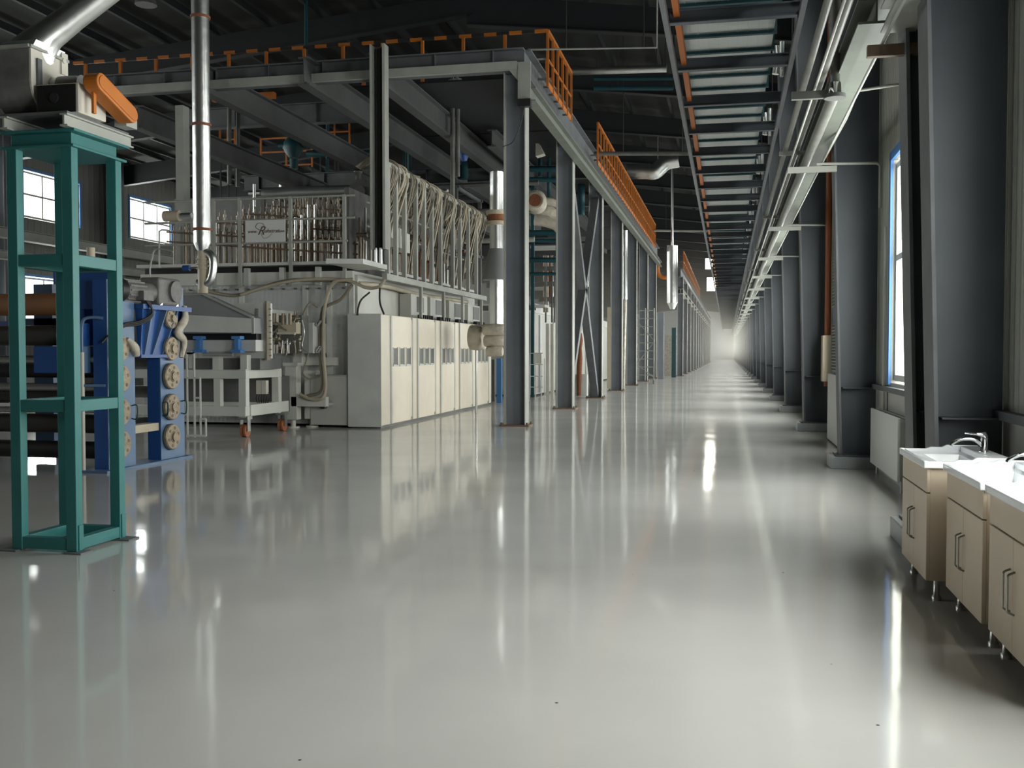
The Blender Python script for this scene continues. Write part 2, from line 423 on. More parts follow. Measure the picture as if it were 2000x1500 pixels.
# ------------------------------------------------------------------ left steel structure: columns and high deck
CX0, CX1 = -4.27, -3.84
def hcol(x0, x1, y, z, name_mat='post_blue'):
    t = thing('platform_column', 'x', 'column', ((x0 + x1) / 2, y + .2, 0), 'H-section columns carrying the high platform')
    MB().box(x0 + .02, y + .17, 0, x1 - .02, y + .19, z).build('web', name_mat, t)
    a = MB().box(x0, y, 0, x0 + .02, y + .36, z); a.box(x1 - .02, y, 0, x1, y + .36, z); a.build('flange', 'edge_grey', t)
    b = MB().box(x0 - .08, y - .06, 0, x1 + .08, y + .42, .03)
    for i in (x0 - .04, x1 + .04):
        for j in (y - .02, y + .38): b.cyl((i, j, .03), (i, j, .075), .022, n=8)
    b.build('base_plate', 'primer_brown', t)
    return t
pc = hcol(CX0, CX1, 19.0, 6.87)
pc['label'] = 'nearest grey-blue H-column of the high platform, right of the white cabinets'
for i in range(1, 7):
    clone(pc, (0, 6.08 * i, 0), '%s grey-blue H-column of the high platform, counted away from the white cabinets' % nth(i))
# far second row, a denser file of columns under a pale beam
fc = hcol(-2.95, -2.6, 60.8, 6.0); fc['group'] = 'far file of closely set columns'; fc['label'] = 'nearest column of the far dense file beyond the high platform'
for i in range(1, 15):
    clone(fc, (.02 * i, 6.0 * i, 0), '%s column of the far dense file beyond the high platform' % nth(i))
t = MB().ibeam((-2.75, 60.5, 5.1), (-2.5, 150, 5.1), .3, .3)
tag(t.build('edge_beam', 'edge_grey'), 'pale beam running along the top of the far dense column file', 'beam')
tag(MB().ibeam((-2.75, 60.5, 6.2), (-2.5, 150, 6.2), .3, .5).build('deck_beam', 'beam_grey'), 'dark deck beam high above the far dense column file', 'beam')

# cross beams at Y=19 and deck beams
def xbeam(y, x0, x1, z0, z1, label, m='beam_grey', stiff=True, grp=None):
    t = thing('cross_beam', label, 'beam', (x1, y, z0), grp)
    MB().ibeam((x0, y, (z0 + z1) / 2), (x1, y, (z0 + z1) / 2), .22, z1 - z0, .025).build('beam_web', m, t)
    if stiff:
        s_ = MB(); x = x1 - .6
        while x > x0: s_.box(x - .008, y - .105, z0 + .03, x + .008, y + .105, z1 - .03); x -= 1.17
        s_.build('stiffener', 'beam_grey', t)
    return t
xbeam(19.0, -13.4, -3.86, 6.87, 7.3, 'long grey I-beam across the front of the high platform')
tag(MB().box(-13.4, 18.80, 6.86, -3.97, 18.885, 7.02).build('cable_channel', 'edge_grey'), 'pale channel along the lower edge of the front platform beam', 'channel')
xbeam(25.1, -14.5, -4.3, 7.55, 8.1, 'second grey I-beam across the high platform, behind the orange kerb', grp='rear cross beams of the high platform')
xbeam(31.2, -16, -4.3, 6.9, 7.4, 'third grey I-beam across the high platform', grp='rear cross beams of the high platform')
xbeam(37.2, -18, -4.3, 6.9, 7.4, 'fourth grey I-beam across the high platform, deep in the hall', grp='rear cross beams of the high platform')
# joists running back from the front beam
for i, (px, py) in enumerate(((418, 130), (615, 115), (748, 104))):
    p = at(px, py + 12, Y=19.0)
    lab = ('leftmost dark joist running back from the front platform beam, behind the silver flue', 'middle dark joist running back from the front platform beam', 'right-hand dark joist running back from the front platform beam, at the hanging channel')[i]
    tag(MB().ibeam((p.x, 18.45, 6.98), (p.x, 44, 6.98), .24, .55, .03).build('joist', 'joist_grey'), lab, 'joist', 'joists under the high platform')
tag(MB().ibeam((-12.3, 19.2, 6.45), (-12.3, 44, 6.45), .24, .5, .03).build('joist', 'joist_grey'), 'lowest dark joist passing behind the silver flue to the left', 'joist', 'joists under the high platform')
tag(MB().ibeam((-6.0, 25.3, 7.0), (-6.0, 44, 7.0), .24, .45, .03).build('joist', 'joist_grey'), 'short dark joist just left of the nearest platform column', 'joist', 'joists under the high platform')
# corner bracket and right edge beams
t = thing('corner_bracket', 'pale welded corner bracket at the top of the nearest platform column', 'bracket', (-3.75, 18.95, 6.5))
MB().box(-3.95, 18.82, 6.25, -3.7, 18.85, 7.0).build('plate', 'edge_grey', t)
MB().prism([(-4.2, 18.84, 6.95), (-3.95, 18.84, 6.95), (-3.95, 18.84, 6.65)], (0, .02, 0)).build('gusset', 'edge_grey', t)
MB().box(-3.93, 18.7, 6.13, -3.68, 18.85, 6.27).build('junction_box', 'black', t, label='small black junction box')
tag(MB().tube(curve_pts([(-3.8, 18.75, 6.15), (-3.9, 18.8, 5.8), (-4.05, 18.85, 5.5), (-4.26, 18.9, 5.42)]), .009, 6).build('hanging_wire', 'black'), 'thin black wire hanging from the corner bracket of the nearest platform column', 'wire')
tag(MB().ibeam((-3.72, 18.9, 6.40), (-3.72, 57, 6.40), .2, .26, .02).build('edge_beam', 'beam_green'), 'long pale green beam along the aisle side of the platform columns', 'beam')
tag(MB().ibeam((-3.9, 19.15, 7.03), (-3.9, 57, 7.03), .28, .6, .03).build('edge_beam', 'beam_grey'), 'upper dark beam along the aisle side of the high platform', 'beam')
dk = MB()
for i in range(7): dk.box(-9.0, 21.2 + i * 5.2, 7.36, -4.0, 21.2 + i * 5.2 + 5.1, 7.40)
tag(dk.build('platform_deck', 'roof_steel'), 'dark deck plates of the high platform in front of the rear beams', 'deck')

# orange guard rails
def rail_posts(tname, label, pts, z, h, axis, mid=True, grp='orange guard rails of the high platform'):
    t = thing(tname, label, 'guard rail', (pts[0][0], pts[0][1], z), grp)
    for x, y in pts: MB().box(x - .025, y - .025, z, x + .025, y + .025, z + h).build('post', 'orange', t)
    (xa, ya), (xb, yb) = pts[0], pts[-1]
    r = MB().bar((xa, ya, z + h), (xb, yb, z + h), .06, .06)
    if ya != yb:
        for x, y in pts: MB().box(x - .2, y - .02, 6.98, x + .02, y + .02, 7.02).build('side_bracket', 'beam_grey', t)
    if mid: r.bar((xa, ya, z + h * .5), (xb, yb, z + h * .5), .03, .03)
    r.bar((xa, ya, z + .06), (xb, yb, z + .06), .012, .12)
    r.build('rail', 'orange', t)
    return t
rail_posts('guard_rail', 'near short run of orange guard rail on the aisle edge of the high platform', [(-3.6, 20.1 + .62 * i) for i in range(6)], 6.85, 1.12, 'Y')
rail_posts('guard_rail', 'long far run of orange guard rail on the aisle edge of the high platform', [(-3.6, 28.1 + .72 * i) for i in range(33)], 6.75, 1.15, 'Y')
rail_posts('guard_rail', 'very distant orange guard rail above the far dense column file', [(-2.65, 62 + 2.0 * i) for i in range(20)], 6.44, 1.2, 'Y')
# hazard striped rail along the front
t = thing('hazard_rail', 'orange and black striped handrail along the front of the high platform', 'guard rail', (-3.6, 20.1, 6.85), 'orange guard rails of the high platform')
x = -3.6; k = 0
z_of = lambda x: 7.97
while x > -14.4:
    MB().bar((x, 20.1, 7.97), (x - .265, 20.1, 7.97), .06, .06).build('rail_band', 'orange' if k % 2 == 0 else 'roof_steel', t); x -= .265; k += 1
for i in range(12): MB().box(-4.49 - i * .88 - .03, 20.07, 7.32, -4.49 - i * .88 + .03, 20.13, 7.95).build('post', 'orange', t)
tag(MB().bar((-14.4, 20.15, 7.42), (-3.6, 20.15, 7.42), .03, .03).build('mid_rail', 'edge_grey'), 'thin pale mid-rail just above the front platform beam', 'rail')
# orange kerb members seen under the deck
t = thing('kerb_rail', 'orange kerb rail with stub posts along the second cross beam', 'kerb', (-8, 24.8, 8.1))
each('rail', 'orange', t, [(-9.6, 24.7, 8.16, -7.3, 24.85, 8.34), (-6.9, 24.7, 8.1, -4.3, 24.85, 8.3), (-13.6, 24.7, 8.2, -11.8, 24.85, 8.36)])
each('stand_off', 'beam_grey', t, [(x, 24.8, 8.05, x + .06, 25.1, 8.2) for x in (-13, -9, -8, -5)])
each('post', 'orange', t, [(x - .04, 24.72, 8.3, x + .04, 24.8, 8.75) for x in (-9.3, -8.4, -7.7, -5.3, -4.7, -4.45)])
# small orange rails in the dark behind
for i, (px, py, Y, wd) in enumerate(((625, 285, 36, 1.2), (660, 290, 38, 1.0), (690, 300, 38, .8), (510, 325, 34, 2.0), (430, 300, 34, .6))):
    p = at(px, py, Y=Y)
    t = thing('small_guard_rail', 'small orange guard rail in the dark behind the joists, %s' % ('below the middle joist', 'right of the teal pump', 'near the hanging channel', 'lowest and left', 'beside the silver flue', 'between the aisle rails', 'right behind the nearest platform column')[i], 'guard rail', p, 'small orange rails inside the plant')
    r = MB()
    for z in (0, .5, 1.0): r.bar(p + Vector((0, 0, z)), p + Vector((wd, 0, z)), .05, .05)
    r.build('rail', 'orange', t)
    for x in (0, wd / 2, wd):
        MB().bar(p + Vector((x, 0, -.1)), p + Vector((x, 0, 1.02)), .06, .06).build('post', 'orange', t)
        zb = 5.34 if 34 <= Y <= 38 else p.z - .3
        if zb < p.z: MB().bar((p.x + x, p.y + .02, zb), (p.x + x, p.y + .02, p.z), .05, .05).build('stanchion', 'roof_steel', t)
# X bracing between second and third columns
t = thing('cross_brace', 'tall brown-grey cross brace between the second and third platform columns', 'brace', (-4.05, 28, 0))
for k, (a, b) in enumerate((((-4.05, 25.4, .15), (-4.05, 31.1, 6.2)), ((-4.05, 25.4, 6.4), (-4.05, 31.1, .15)))):
    MB().bar(a, b, .22, .22, (1, 0, 0)).build('brace_member', 'beam_grey', t)

# ------------------------------------------------------------------ furnace (oven line 1)
FX = -6.4
def cabinet_line():
    t = thing('switch_cabinet_row', 'long cream cabinet row with small dark windows at the foot of the furnace', 'cabinet', (-6.8, 22, 0))
    MB().box(-7.05, 17.9, .05, FX, 26.9, 2.17).build('cabinet_body', 'cream', t, bevel=.01)
    MB().box(-7.0, 17.95, 0, FX - .03, 26.85, .05).build('plinth', 'dark_grey', t)
    MB().box(-7.06, 17.88, .03, FX + .005, 17.9, 2.18).build('end_panel', 'grey_panel', t, label='grey end panel of the cabinet row')
    for k, (pa, pb) in enumerate(((763, 804), (815, 849), (860, 887), (897, 922), (930, 953))):
        a, b = at(pa, 700, X=FX).y, at(pb, 700, X=FX).y
        d = MB().box(FX, a, .12, FX + .018, b, 2.12)
        dr = d.build('door', 'cream', t)
        for j in (a - .035, b - .035): MB().box(FX, j, .06, FX + .03, j + .07, 2.16).build('cover_strip', 'grey_panel', t)
        for q in range(3):
            y0 = a + .08 + q * (b - a - .1) / 3; ww_ = (b - a - .1) / 3 - .14
            f = MB(); f.box(FX + .018, y0, 1.21, FX + .028, y0 + ww_, 1.53)
            wdw = f.build('viewing_window', 'dark_grey', dr)
            g = MB(); g.box(FX + .018, y0 - .02, 1.19, FX + .036, y0, 1.55); g.box(FX + .018, y0 + ww_, 1.19, FX + .036, y0 + ww_ + .02, 1.55); g.box(FX + .018, y0 - .02, 1.17, FX + .036, y0 + ww_ + .02, 1.20)
            g.build('window_frame', 'white_metal', dr)
cabinet_line()
t = thing('furnace', 'long grey-clad furnace body behind the cream cabinet row', 'furnace', (-9, 22, 0))
MB().box(-11.6, 18.2, .05, -7.09, 27.6, 2.78).build('shell', 'quilted', t)
MB().box(-11.6, 18.14, 2.78, -7.06, 27.6, 3.02).build('top_band', 'white_metal', t)
MB().box(-7.09, 18.25, 2.15, -7.0, 27.4, 2.95).build('side_cladding', 'cream_grey', t)
each('corner_angle', 'grey_panel', t, [(x - .05, 18.15, .3, x + .05, 18.2, 2.75) for x in (-7.09, -7.55, -8.05, -9.4)])
rv = MB()
for i in range(16): rv.cyl((-11.0 + i * .25, 18.13, 2.69), (-11.0 + i * .25, 18.2, 2.69), .02, n=6)
rv.build('rivet', 'dark_grey', t, kind='stuff')
f = MB().box(-7.85, 17.93, .05, -7.09, 18.2, 1.0); lo = f.build('lower_box', 'cream_grey', t, bevel=.008)
MB().box(-7.87, 17.91, 1.0, -7.09, 18.2, 1.02).build('box_lid', 'edge_grey', lo)
p = MB().cyl((-7.56, 17.83, .45), (-7.56, 17.94, .45), .085); p.build('round_port', 'black', lo)
MB().cyl((-7.48, 17.8, .45), (-7.44, 17.94, .45), .06).build('port_ring', 'chrome', lo)
each('deck_bracket', 'grey_panel', t, [(at(px, 540, Y=18.1).x - .05, 18.05, 2.75, at(px, 540, Y=18.1).x + .05, 18.14, 3.1) for px in (483, 552, 622)])
# service deck with railing on the furnace
t = thing('service_deck', 'narrow dark service deck on top of the furnace with pale edge', 'deck', (-9, 20, 3.1))
MB().box(-11.6, 18.0, 3.14, -7.0, 27.6, 3.20).build('deck_plate', 'grey_panel', t)
MB().box(-11.6, 18.3, 3.025, -7.1, 27.5, 3.14).build('deck_gap_shade', 'black', t)  # black block standing in for the shade in the gap under the deck
MB().prism([(-7.08, 16.9, 3.05), (-6.45, 17.1, 3.05), (-6.45, 18.4, 3.05), (-7.08, 18.4, 3.05)], (0, 0, .09)).build('end_landing', 'grey_panel', t)
t = thing('deck_railing', 'pale grey tube railing along the front of the furnace deck', 'railing', (-8.5, 18.0, 3.2))
for px in (418, 469, 568, 673):
    q = at(px, 500, Y=18.0); MB().box(q.x - .03, 17.97, 2.72, q.x + .03, 18.03, 4.46).build('post', 'edge_grey', t)
r = MB()
for z in (4.44, 4.02, 3.58): r.cyl((-11.4, 18.0, z), (-6.95 if z > 4 else -7.1, 18.0, z), .022, n=8)
r.build('rail', 'edge_grey', t)
r = MB()
for z in (4.3, 3.85): r.cyl((-6.7, 18.0, z), (-6.7, 26, z), .02, n=8)
r.build('side_rail', 'edge_grey', t)
# sign
t = thing('sign_board', 'pale grey sign board with brown script lettering on the furnace railing', 'sign', (-8.9, 17.94, 3.8))
q0 = at(479, 431, Y=17.93); q1 = at(557, 472, Y=17.93)
MB().box(q0.x, 17.93, q1.z, q1.x, 17.95, q0.z).build('panel', 'sign', t)
def text_mesh(txt, size, loc, name, mt, parent, shear=.35):
    c = bpy.data.curves.new(name, 'FONT'); c.body = txt; c.size = size; c.extrude = .0015; c.shear = shear; c.align_x = 'LEFT'
    o = bpy.data.objects.new(name, c); COL.objects.link(o)
    dg = bpy.context.evaluated_depsgraph_get(); me = bpy.data.meshes.new_from_object(o.evaluated_get(dg))
    bpy.data.objects.remove(o); bpy.data.curves.remove(c)
    me.materials.clear(); me.materials.append(M[mt])
    o = bpy.data.objects.new(name, me); COL.objects.link(o); o.parent = parent
    o.rotation_euler = (PI / 2, 0, 0); o.location = Vector(loc) - wpos(parent)
    return o
zc = (q0.z + q1.z) / 2
text_mesh('www.', .085, (q0.x + .05, 17.926, zc - .03), 'lettering', 'ink', t)
text_mesh('R', .24, (q0.x + .25, 17.926, zc - .07), 'large_initial', 'ink', t, .5)
text_mesh('uhstrat.', .11, (q0.x + .39, 17.926, zc - .03), 'lettering', 'ink', t, .4)
text_mesh('com', .08, (q0.x + .67, 17.926, zc - .03), 'lettering', 'ink', t)
sw = MB().tube(curve_pts([(q0.x + .30, 17.927, zc + .02), (q0.x + .22, 17.927, zc + .08), (q0.x + .26, 17.927, zc + .15), (q0.x + .36, 17.927, zc + .15), (q0.x + .40, 17.927, zc + .10)]), .004, 5)
sw.tube(curve_pts([(q0.x + .33, 17.927, zc - .04), (q0.x + .38, 17.927, zc - .13), (q0.x + .48, 17.927, zc - .12), (q0.x + .56, 17.927, zc - .05)]), .003, 5)
sw.build('flourish', 'ink', t)
# rows of upright heating tubes on the furnace roof
t = thing('heating_tube_bank', 'dense bank of brown upright tubes rising from the furnace roof behind the railing', 'tube bank', (-9, 22, 3.2))
rods = MB(); n = 0
for row in range(5):
    for i in range(44):
        y = 18.9 + row * 1.55 + (i % 3) * .12; x = -11.3 + i * .096 + (row % 2) * .05
        h = 3.95 + row * .42 - i * (.009) + (.1 if i % 2 else 0) + random.uniform(-.04, .04)
        m = MB(); r = random.uniform(.018, .032)
        m.cyl((x, y, 3.2), (x, y, h), r, n=7); m.cyl((x, y, h), (x, y, h + .06), r * 1.5, n=7); m.cyl((x, y, h + .06), (x, y, h + .16), r * .5, n=6)
        if n < 100: m.build('heating_tube', 'rod' if random.random() < .7 else 'pale_rod', t)
        else:
            for f_ in (m,):
                o0 = len(rods.v); rods.v += f_.v; rods.f += [tuple(o0 + j for j in g_) for g_ in f_.f]; rods.sm += f_.sm; rods.mi += [0] * len(f_.f)
        n += 1
rods.build('rear_tubes', 'rod', t, kind='stuff')
for row in range(4):
    for k in range(2):
        y = 18.8 + row * 1.55; z = 3.75 + row * .4 + k * .2
        tb = MB().cyl((-11.4, y, z), (-7.2, y, z - .35), .02, n=6); tb.build('header_pipe', 'primer_brown', t)
# bright glints: silver risers
for i, (px, y0, y1, Y) in enumerate(((578, 425, 510, 19.4), (590, 420, 500, 19.6), (603, 400, 512, 20.2), (616, 400, 515, 20.6), (652, 480, 515, 20.5), (664, 478, 516, 20.9), (497, 360, 415, 22.0), (555, 485, 515, 19.2), (421, 430, 500, 18.9))):
    a = at(px, y0, Y=Y); b = at(px, y1, Y=Y)
    names = 'left end of the sign board', ''
    tag(MB().tube([b, a], .035, 12).build('riser_pipe', 'silver'), 'slim silver riser on the furnace roof, %s from the left' % ORD[[1, 2][0] * 0 + sorted((578, 590, 603, 616, 652, 664, 497, 555, 421)).index(px)], 'pipe', 'slim silver risers behind the furnace railing')
a = at(515, 378, Y=20.5); b = at(705, 372, Y=20.5)
tag(MB().cyl(a, b, .13).build('horizontal_duct', 'silver'), 'bright silver duct lying across above the furnace railing', 'duct')
t = thing('fan_motor', 'round grey fan motor at the right end of the silver duct', 'motor', at(712, 378, Y=20.3))
q = at(712, 378, Y=20.3); MB().cyl(q + Vector((0, -.25, 0)), q + Vector((0, .3, 0)), .28).build('housing', 'pipe_grey', t)
MB().cyl(q + Vector((0, -.3, 0)), q + Vector((0, -.25, 0)), .12).build('shaft_cap', 'cast_grey', t)
tag(MB().tube(curve_pts([at(709, 400, Y=20.3), at(709, 425, Y=20.3), at(712, 435, Y=20.3), at(722, 445, Y=20.3)]), .07, 12).build('bent_pipe', 'silver'), 'silver elbow pipe under the fan motor', 'pipe')

# hanging cable channel
t = thing('cable_riser', 'tall open grey cable channel hanging from the front platform beam', 'channel', (-6.54, 18.2, 3.4))
MB().box(-6.66, 18.3, 3.42, -6.42, 18.32, 7.3).build('back', 'pipe_grey', t)
m = MB().box(-6.68, 18.1, 3.42, -6.65, 18.33, 7.3); m.box(-6.43, 18.1, 3.42, -6.38, 18.33, 7.3); m.build('side', 'edge_grey', t)
m = MB()
for i in range(4): m.cyl((-6.62 + i * .05, 18.27, 3.2), (-6.62 + i * .05, 18.27, 7.25), .014, n=6)
m.build('cable', 'black', t)
tag(MB().tube([(-6.6, 18.2, 3.05), (-6.6, 18.2, 3.45)], .03, 8).tube([(-6.5, 18.2, 3.05), (-6.5, 18.2, 3.45)], .03, 8).build('conduit_stub', 'silver'), 'pair of short silver conduits below the hanging cable channel', 'conduit')

# ladder-like cable frame on the furnace side with its draped cables
t = thing('cable_rack', 'tall pale frame of upright bars carrying draped cables above the cabinet row', 'frame', (-6.5, 22, 3))
for px in (757, 773, 790, 812, 828, 843, 860, 884, 898, 914, 930):
    q = at(px, 500, X=-6.5)
    MB().box(-6.54, q.y - .05, 2.9, -6.46, q.y + .05, 5.12).build('upright', 'edge_grey', t)
MB().box(-6.55, 18.4, 2.86, -6.45, 26.6, 2.98).build('bottom_rail', 'edge_grey', t)
MB().box(-6.55, 18.4, 5.05, -6.45, 26.6, 5.15).build('top_rail', 'edge_grey', t)
for px in (822, 866, 903, 940):
    q = at(px, 580, X=-6.5); MB().box(-6.53, q.y - .04, 2.2, -6.47, q.y + .04, 2.9).build('hanger', 'edge_grey', t)
MB().box(-6.95, 18.4, 4.95, -6.5, 26.6, 5.0).build('tray', 'pipe_grey', t)
for k in range(13):
    y0 = 18.6 + k * .62; m = MB()
    for j in range(7):
        yy = y0 + j * .055; zt = 5.2 + random.uniform(0, .08); drop = random.choice([.25, .5, .8, 1.2, 1.6])
        y2 = yy + random.uniform(-.25, .25)
        m.tube(curve_pts([(-7.0, yy - .4, 5.02), (-6.75, yy - .15, zt), (-6.5 + random.uniform(-.02, .1), yy, zt - .10), (-6.45 + random.uniform(-.04, .06), yy + .05, zt - .35), (-6.60, (yy + y2) / 2, zt - .5 - drop * .5), (-6.7, y2 + random.uniform(-.2, .2), zt - .5 - drop)], 4), random.uniform(.012, .022), 5)
    tag(m.build('cable_bundle', 'cable_pale' if k % 2 else 'cable'), '%s draped cable bundle on the pale frame, counted from the left' % ORD[k], 'cable bundle', 'cable bundles on the pale frame')
t = thing('terminal_box_group', 'pale terminal boxes fixed low behind the first uprights of the cable rack', 'box', (-6.7, 19, 3.6))
each('terminal_box', 'white_metal', t, [(-6.75, y, z0, -6.6, y + .35, z1) for y, z0, z1 in ((18.95, 3.75, 4.05), (19.4, 3.6, 4.0), (19.95, 3.55, 3.95))])
MB().box(-6.72, 18.5, 3.78, -6.69, 20.4, 3.84).build('mounting_bar', 'edge_grey', t)
# background panel and clutter behind cable frame
t = thing('valve_rack', 'dark rack of valves and small pipes behind the draped cables', 'rack', (-7.2, 22, 3.2))
MB().box(-7.4, 18.6, 3.2, -7.3, 27, 4.7).build('panel', 'dark_grey', t)
for k in range(26):
    y = 18.8 + k * .3; m = MB(); m.cyl((-7.15, y, 3.2), (-7.15, y, 3.9 + random.uniform(-.1, .5)), .03, n=8)
    z = 3.6 + random.uniform(0, .6); m.cyl((-7.22, y, z), (-7.0, y, z), .05, n=8)
    m.build('valve', random.choice(['pale_rod', 'rod', 'rust', 'steel']), t)
# control boxes under the frame, above cabinets
for k, (a, b) in enumerate(((800, 832), (838, 868), (875, 905), (912, 940))):
    y0 = at(a, 600, X=-6.75).y; y1 = at(b, 600, X=-6.75).y
    t = thing('control_box', '%s pale control box on the furnace side above the cream cabinets' % ORD[k], 'box', (-6.8, y0, 2.2), 'control boxes above the cabinet row')
    MB().box(-6.98, y0, 2.19, -6.72, y1, 2.72).build('casing', 'cream_grey', t)
    MB().box(-6.72, y0 + (y1 - y0) * .35, 2.34, -6.71, y0 + (y1 - y0) * .75, 2.68).build('window', 'dark_grey', t)
    m = MB()
    for j in range(6): m.box(-6.6, y0 + .1 + j * .16, 2.175, -6.5, y0 + .16 + j * .16, 2.27)
    m.build('plug', 'black', t)
tag(MB().tube(curve_pts([(-7.0, 18.3, 2.78), (-6.85, 19.5, 2.80), (-6.85, 22, 2.76), (-6.85, 26, 2.8)]), .05, 8).build('cable_loom', 'cable_pale'), 'beige cable loom lying along the furnace side under the frame', 'cable')
# hoses draped across the furnace front
def hose(name, label, pts, r, m, grp='hoses draped over the furnace front'):
    return tag(MB().tube(curve_pts([at(a, b, Y=y) for a, b, y in pts], 6), r, 8).build(name, m), label, 'hose', grp)
hose('hose', 'dark hose sagging left of centre across the furnace front', [(388, 562, 17.2), (420, 572, 17.4), (460, 577, 17.6), (500, 566, 17.7), (540, 553, 17.8), (580, 547, 17.9), (640, 548, 17.9), (690, 550, 17.8)], .035, 'cable')
hose('hose', 'upper brown hose running over the furnace front to the cable frame', [(470, 576, 17.5), (520, 560, 17.6), (570, 549, 17.7), (625, 545, 17.8), (680, 548, 17.7), (715, 562, 17.5), (740, 560, 17.4), (752, 545, 17.4)], .03, 'cable_pale')
hose('hose', 'pale hose arching down beside the corner post of the furnace front', [(690, 546, 17.7), (655, 550, 17.7), (640, 575, 17.7), (632, 620, 17.7), (632, 690, 17.7), (636, 750, 17.7), (630, 777, 17.6), (605, 779, 17.6), (585, 770, 17.6)], .035, 'cable_pale')
hose('hose', 'second hose running down the corner post of the furnace front', [(688, 556, 17.75), (665, 585, 17.75), (640, 597, 17.75), (628, 610, 17.75), (625, 690, 17.75), (628, 760, 17.75), (600, 774, 17.7)], .03, 'cable')
hose('hose', 'thin dark cable looping at the end panel of the cabinet row', [(722, 571, 18.1), (706, 585, 17.95), (700, 600, 17.87), (698, 616, 17.87)], .018, 'rubber')
hose('hose', 'thin dark cable hanging just left of the cable frame corner', [(742, 555, 18.2), (742, 590, 18.0), (750, 614, 17.95)], .018, 'rubber')
hose('hose', 'thin dark hose dangling low beside the machine stand', [(602, 690, 17.4), (595, 715, 17.4), (592, 730, 17.4), (605, 740, 17.6), (625, 735, 17.92)], .015, 'cable')
hose('hose', 'short dark hose rising from the valve cluster', [(588, 640, 17.2), (594, 610, 17.3), (606, 592, 17.5), (620, 600, 17.7)], .02, 'cable')

# ------------------------------------------------------------------ inlet machine: tunnel, hood, cart, stand
t = thing('inlet_hood', 'dark grey sloping exhaust hood over the furnace inlet', 'hood', (-8.5, 15.5, 1.7))
P_ = lambda px, py, y=15.5: at(px, py, Y=y)
poly = [P_(330, 577), P_(395, 576), P_(492, 621), P_(494, 651), P_(330, 651)]
MB().prism(poly, (0, .38, 0)).build('casing', 'hood_grey', t)
l = MB().prism([P_(330, 613, 15.49), P_(492, 622, 15.49), P_(493, 650, 15.49), P_(330, 648, 15.49)], (0, -.03, 0)); l.build('front_apron', 'grey_panel', t)
m = MB().bar(P_(330, 573), P_(396, 573), .1, .03); m.bar(P_(396, 574, 15.48), P_(494, 620, 15.48), .06, .03); m.bar(P_(494, 620, 15.48), P_(494, 652, 15.48), .05, .03); m.build('edge_trim', 'edge_grey', t)
t = thing('roller_table', 'grey inlet roller table beam with blue clamps below the hood', 'machine', (-8.5, 15.6, 1.5))
MB().box(P_(330, 680).x, 15.6, P_(400, 686).z, P_(494, 680).x, 15.9, P_(400, 664).z).build('table_beam', 'grey_panel', t)
MB().box(P_(330, 680).x, 15.7, P_(400, 664).z, P_(490, 680).x, 15.89, P_(400, 650).z).build('slot', 'black', t)
a = P_(434, 648, 15.55); b = P_(494, 647, 15.55); MB().bar(a, b, .06, .045).build('orange_bar', 'orange', t, label='orange bar')
for px in (388, 463):
    m = MB(); a = P_(px, 660, 15.5); m.box(a.x - .08, 15.45, a.z - .02, a.x + .08, 15.6, a.z + .03); m.box(a.x - .035, 15.47, a.z - .22, a.x + .035, 15.58, a.z); m.box(a.x - .09, 15.45, a.z - .25, a.x + .09, 15.6, a.z - .2)
    m.build('clamp', 'blue_frame', t)
MB().cyl(P_(397, 692, 15.6), P_(455, 692, 15.6), .03, n=12).build('roller', 'edge_grey', t)
MB().box(P_(340, 700).x, 15.8, P_(400, 722).z, P_(492, 700).x, 16.6, P_(400, 700).z).build('underframe', 'dark_grey', t)
t = thing('inlet_tunnel', 'grey boxed tunnel head joining the hood to the furnace front', 'machine', (-8.3, 17, 1.8))
a = P_(455, 592, 15.9); b = P_(520, 700, 15.9)
MB().box(a.x, 15.9, b.z, b.x, 16.15, a.z).build('tunnel_box', 'grey_panel', t)
MB().box(a.x - .3, 16.15, b.z + .08, b.x - .45, 18.18, a.z - .06).build('tunnel_duct', 'grey_panel', t)
MB().box(b.x - .18, 15.88, b.z + .15, b.x - .14, 15.9, a.z - .1).build('side_door', 'hood_grey', t)
MB().box(b.x - .0, 15.87, b.z - .03, b.x + .03, 16.02, a.z + .03).build('end_flange', 'cable', t, label='brownish flange edge')
bl = MB()
for i in range(9):
    for yy in (15.97,): bl.cyl((b.x + .035, yy, b.z + .05 + i * .1), (b.x + .07, yy, b.z + .05 + i * .1), .012, n=6)
bl.build('flange_bolt', 'steel', t, kind='stuff')
# valve and tube cluster
t = thing('valve_cluster', 'tangled cluster of small valves and copper-toned tubes beside the inlet flange', 'valves', (-7.9, 16.8, 1.6))
for i, px in enumerate((535, 541, 553, 561, 567)):
    a = P_(px, 612, 16.7); b = P_(px, 634, 16.7); MB().cyl(b, a, .03, n=10).build('upright_valve', 'cast_white' if i % 2 else 'gear', t)
for i, px in enumerate((529, 535, 541, 553, 563)):
    a = P_(px, 673, 16.7); b = P_(px, 690, 16.7); MB().cyl(b, a, .024, n=10).build('lower_valve', 'cast_white', t)
a = P_(524, 616, 17.0); b = P_(590, 690, 17.0); MB().box(a.x, 17.0, b.z, b.x, 17.3, a.z).build('valve_block', 'pipe_grey', t)
random.seed(5)
for k in range(34):
    c = P_(random.uniform(524, 590), random.uniform(618, 690), random.uniform(16.72, 16.95)); d = random.choice([Vector((.1, 0, 0)), Vector((0, 0, .12)), Vector((.05, -.05, .05))]) * random.uniform(.6, 1.5)
    MB().tube([c, c + d * .2, c + d * .22, c + d], [.03, .03, .016, .016], 8).build('fitting', random.choice(['gear', 'cast_white', 'pale_rod', 'beige', 'chrome', 'rust']), t)
a = P_(545, 628, 16.75); MB().box(a.x, 16.7, a.z - .22, a.x + .35, 16.9, a.z - .02).build('pressure_box', 'beige', t)
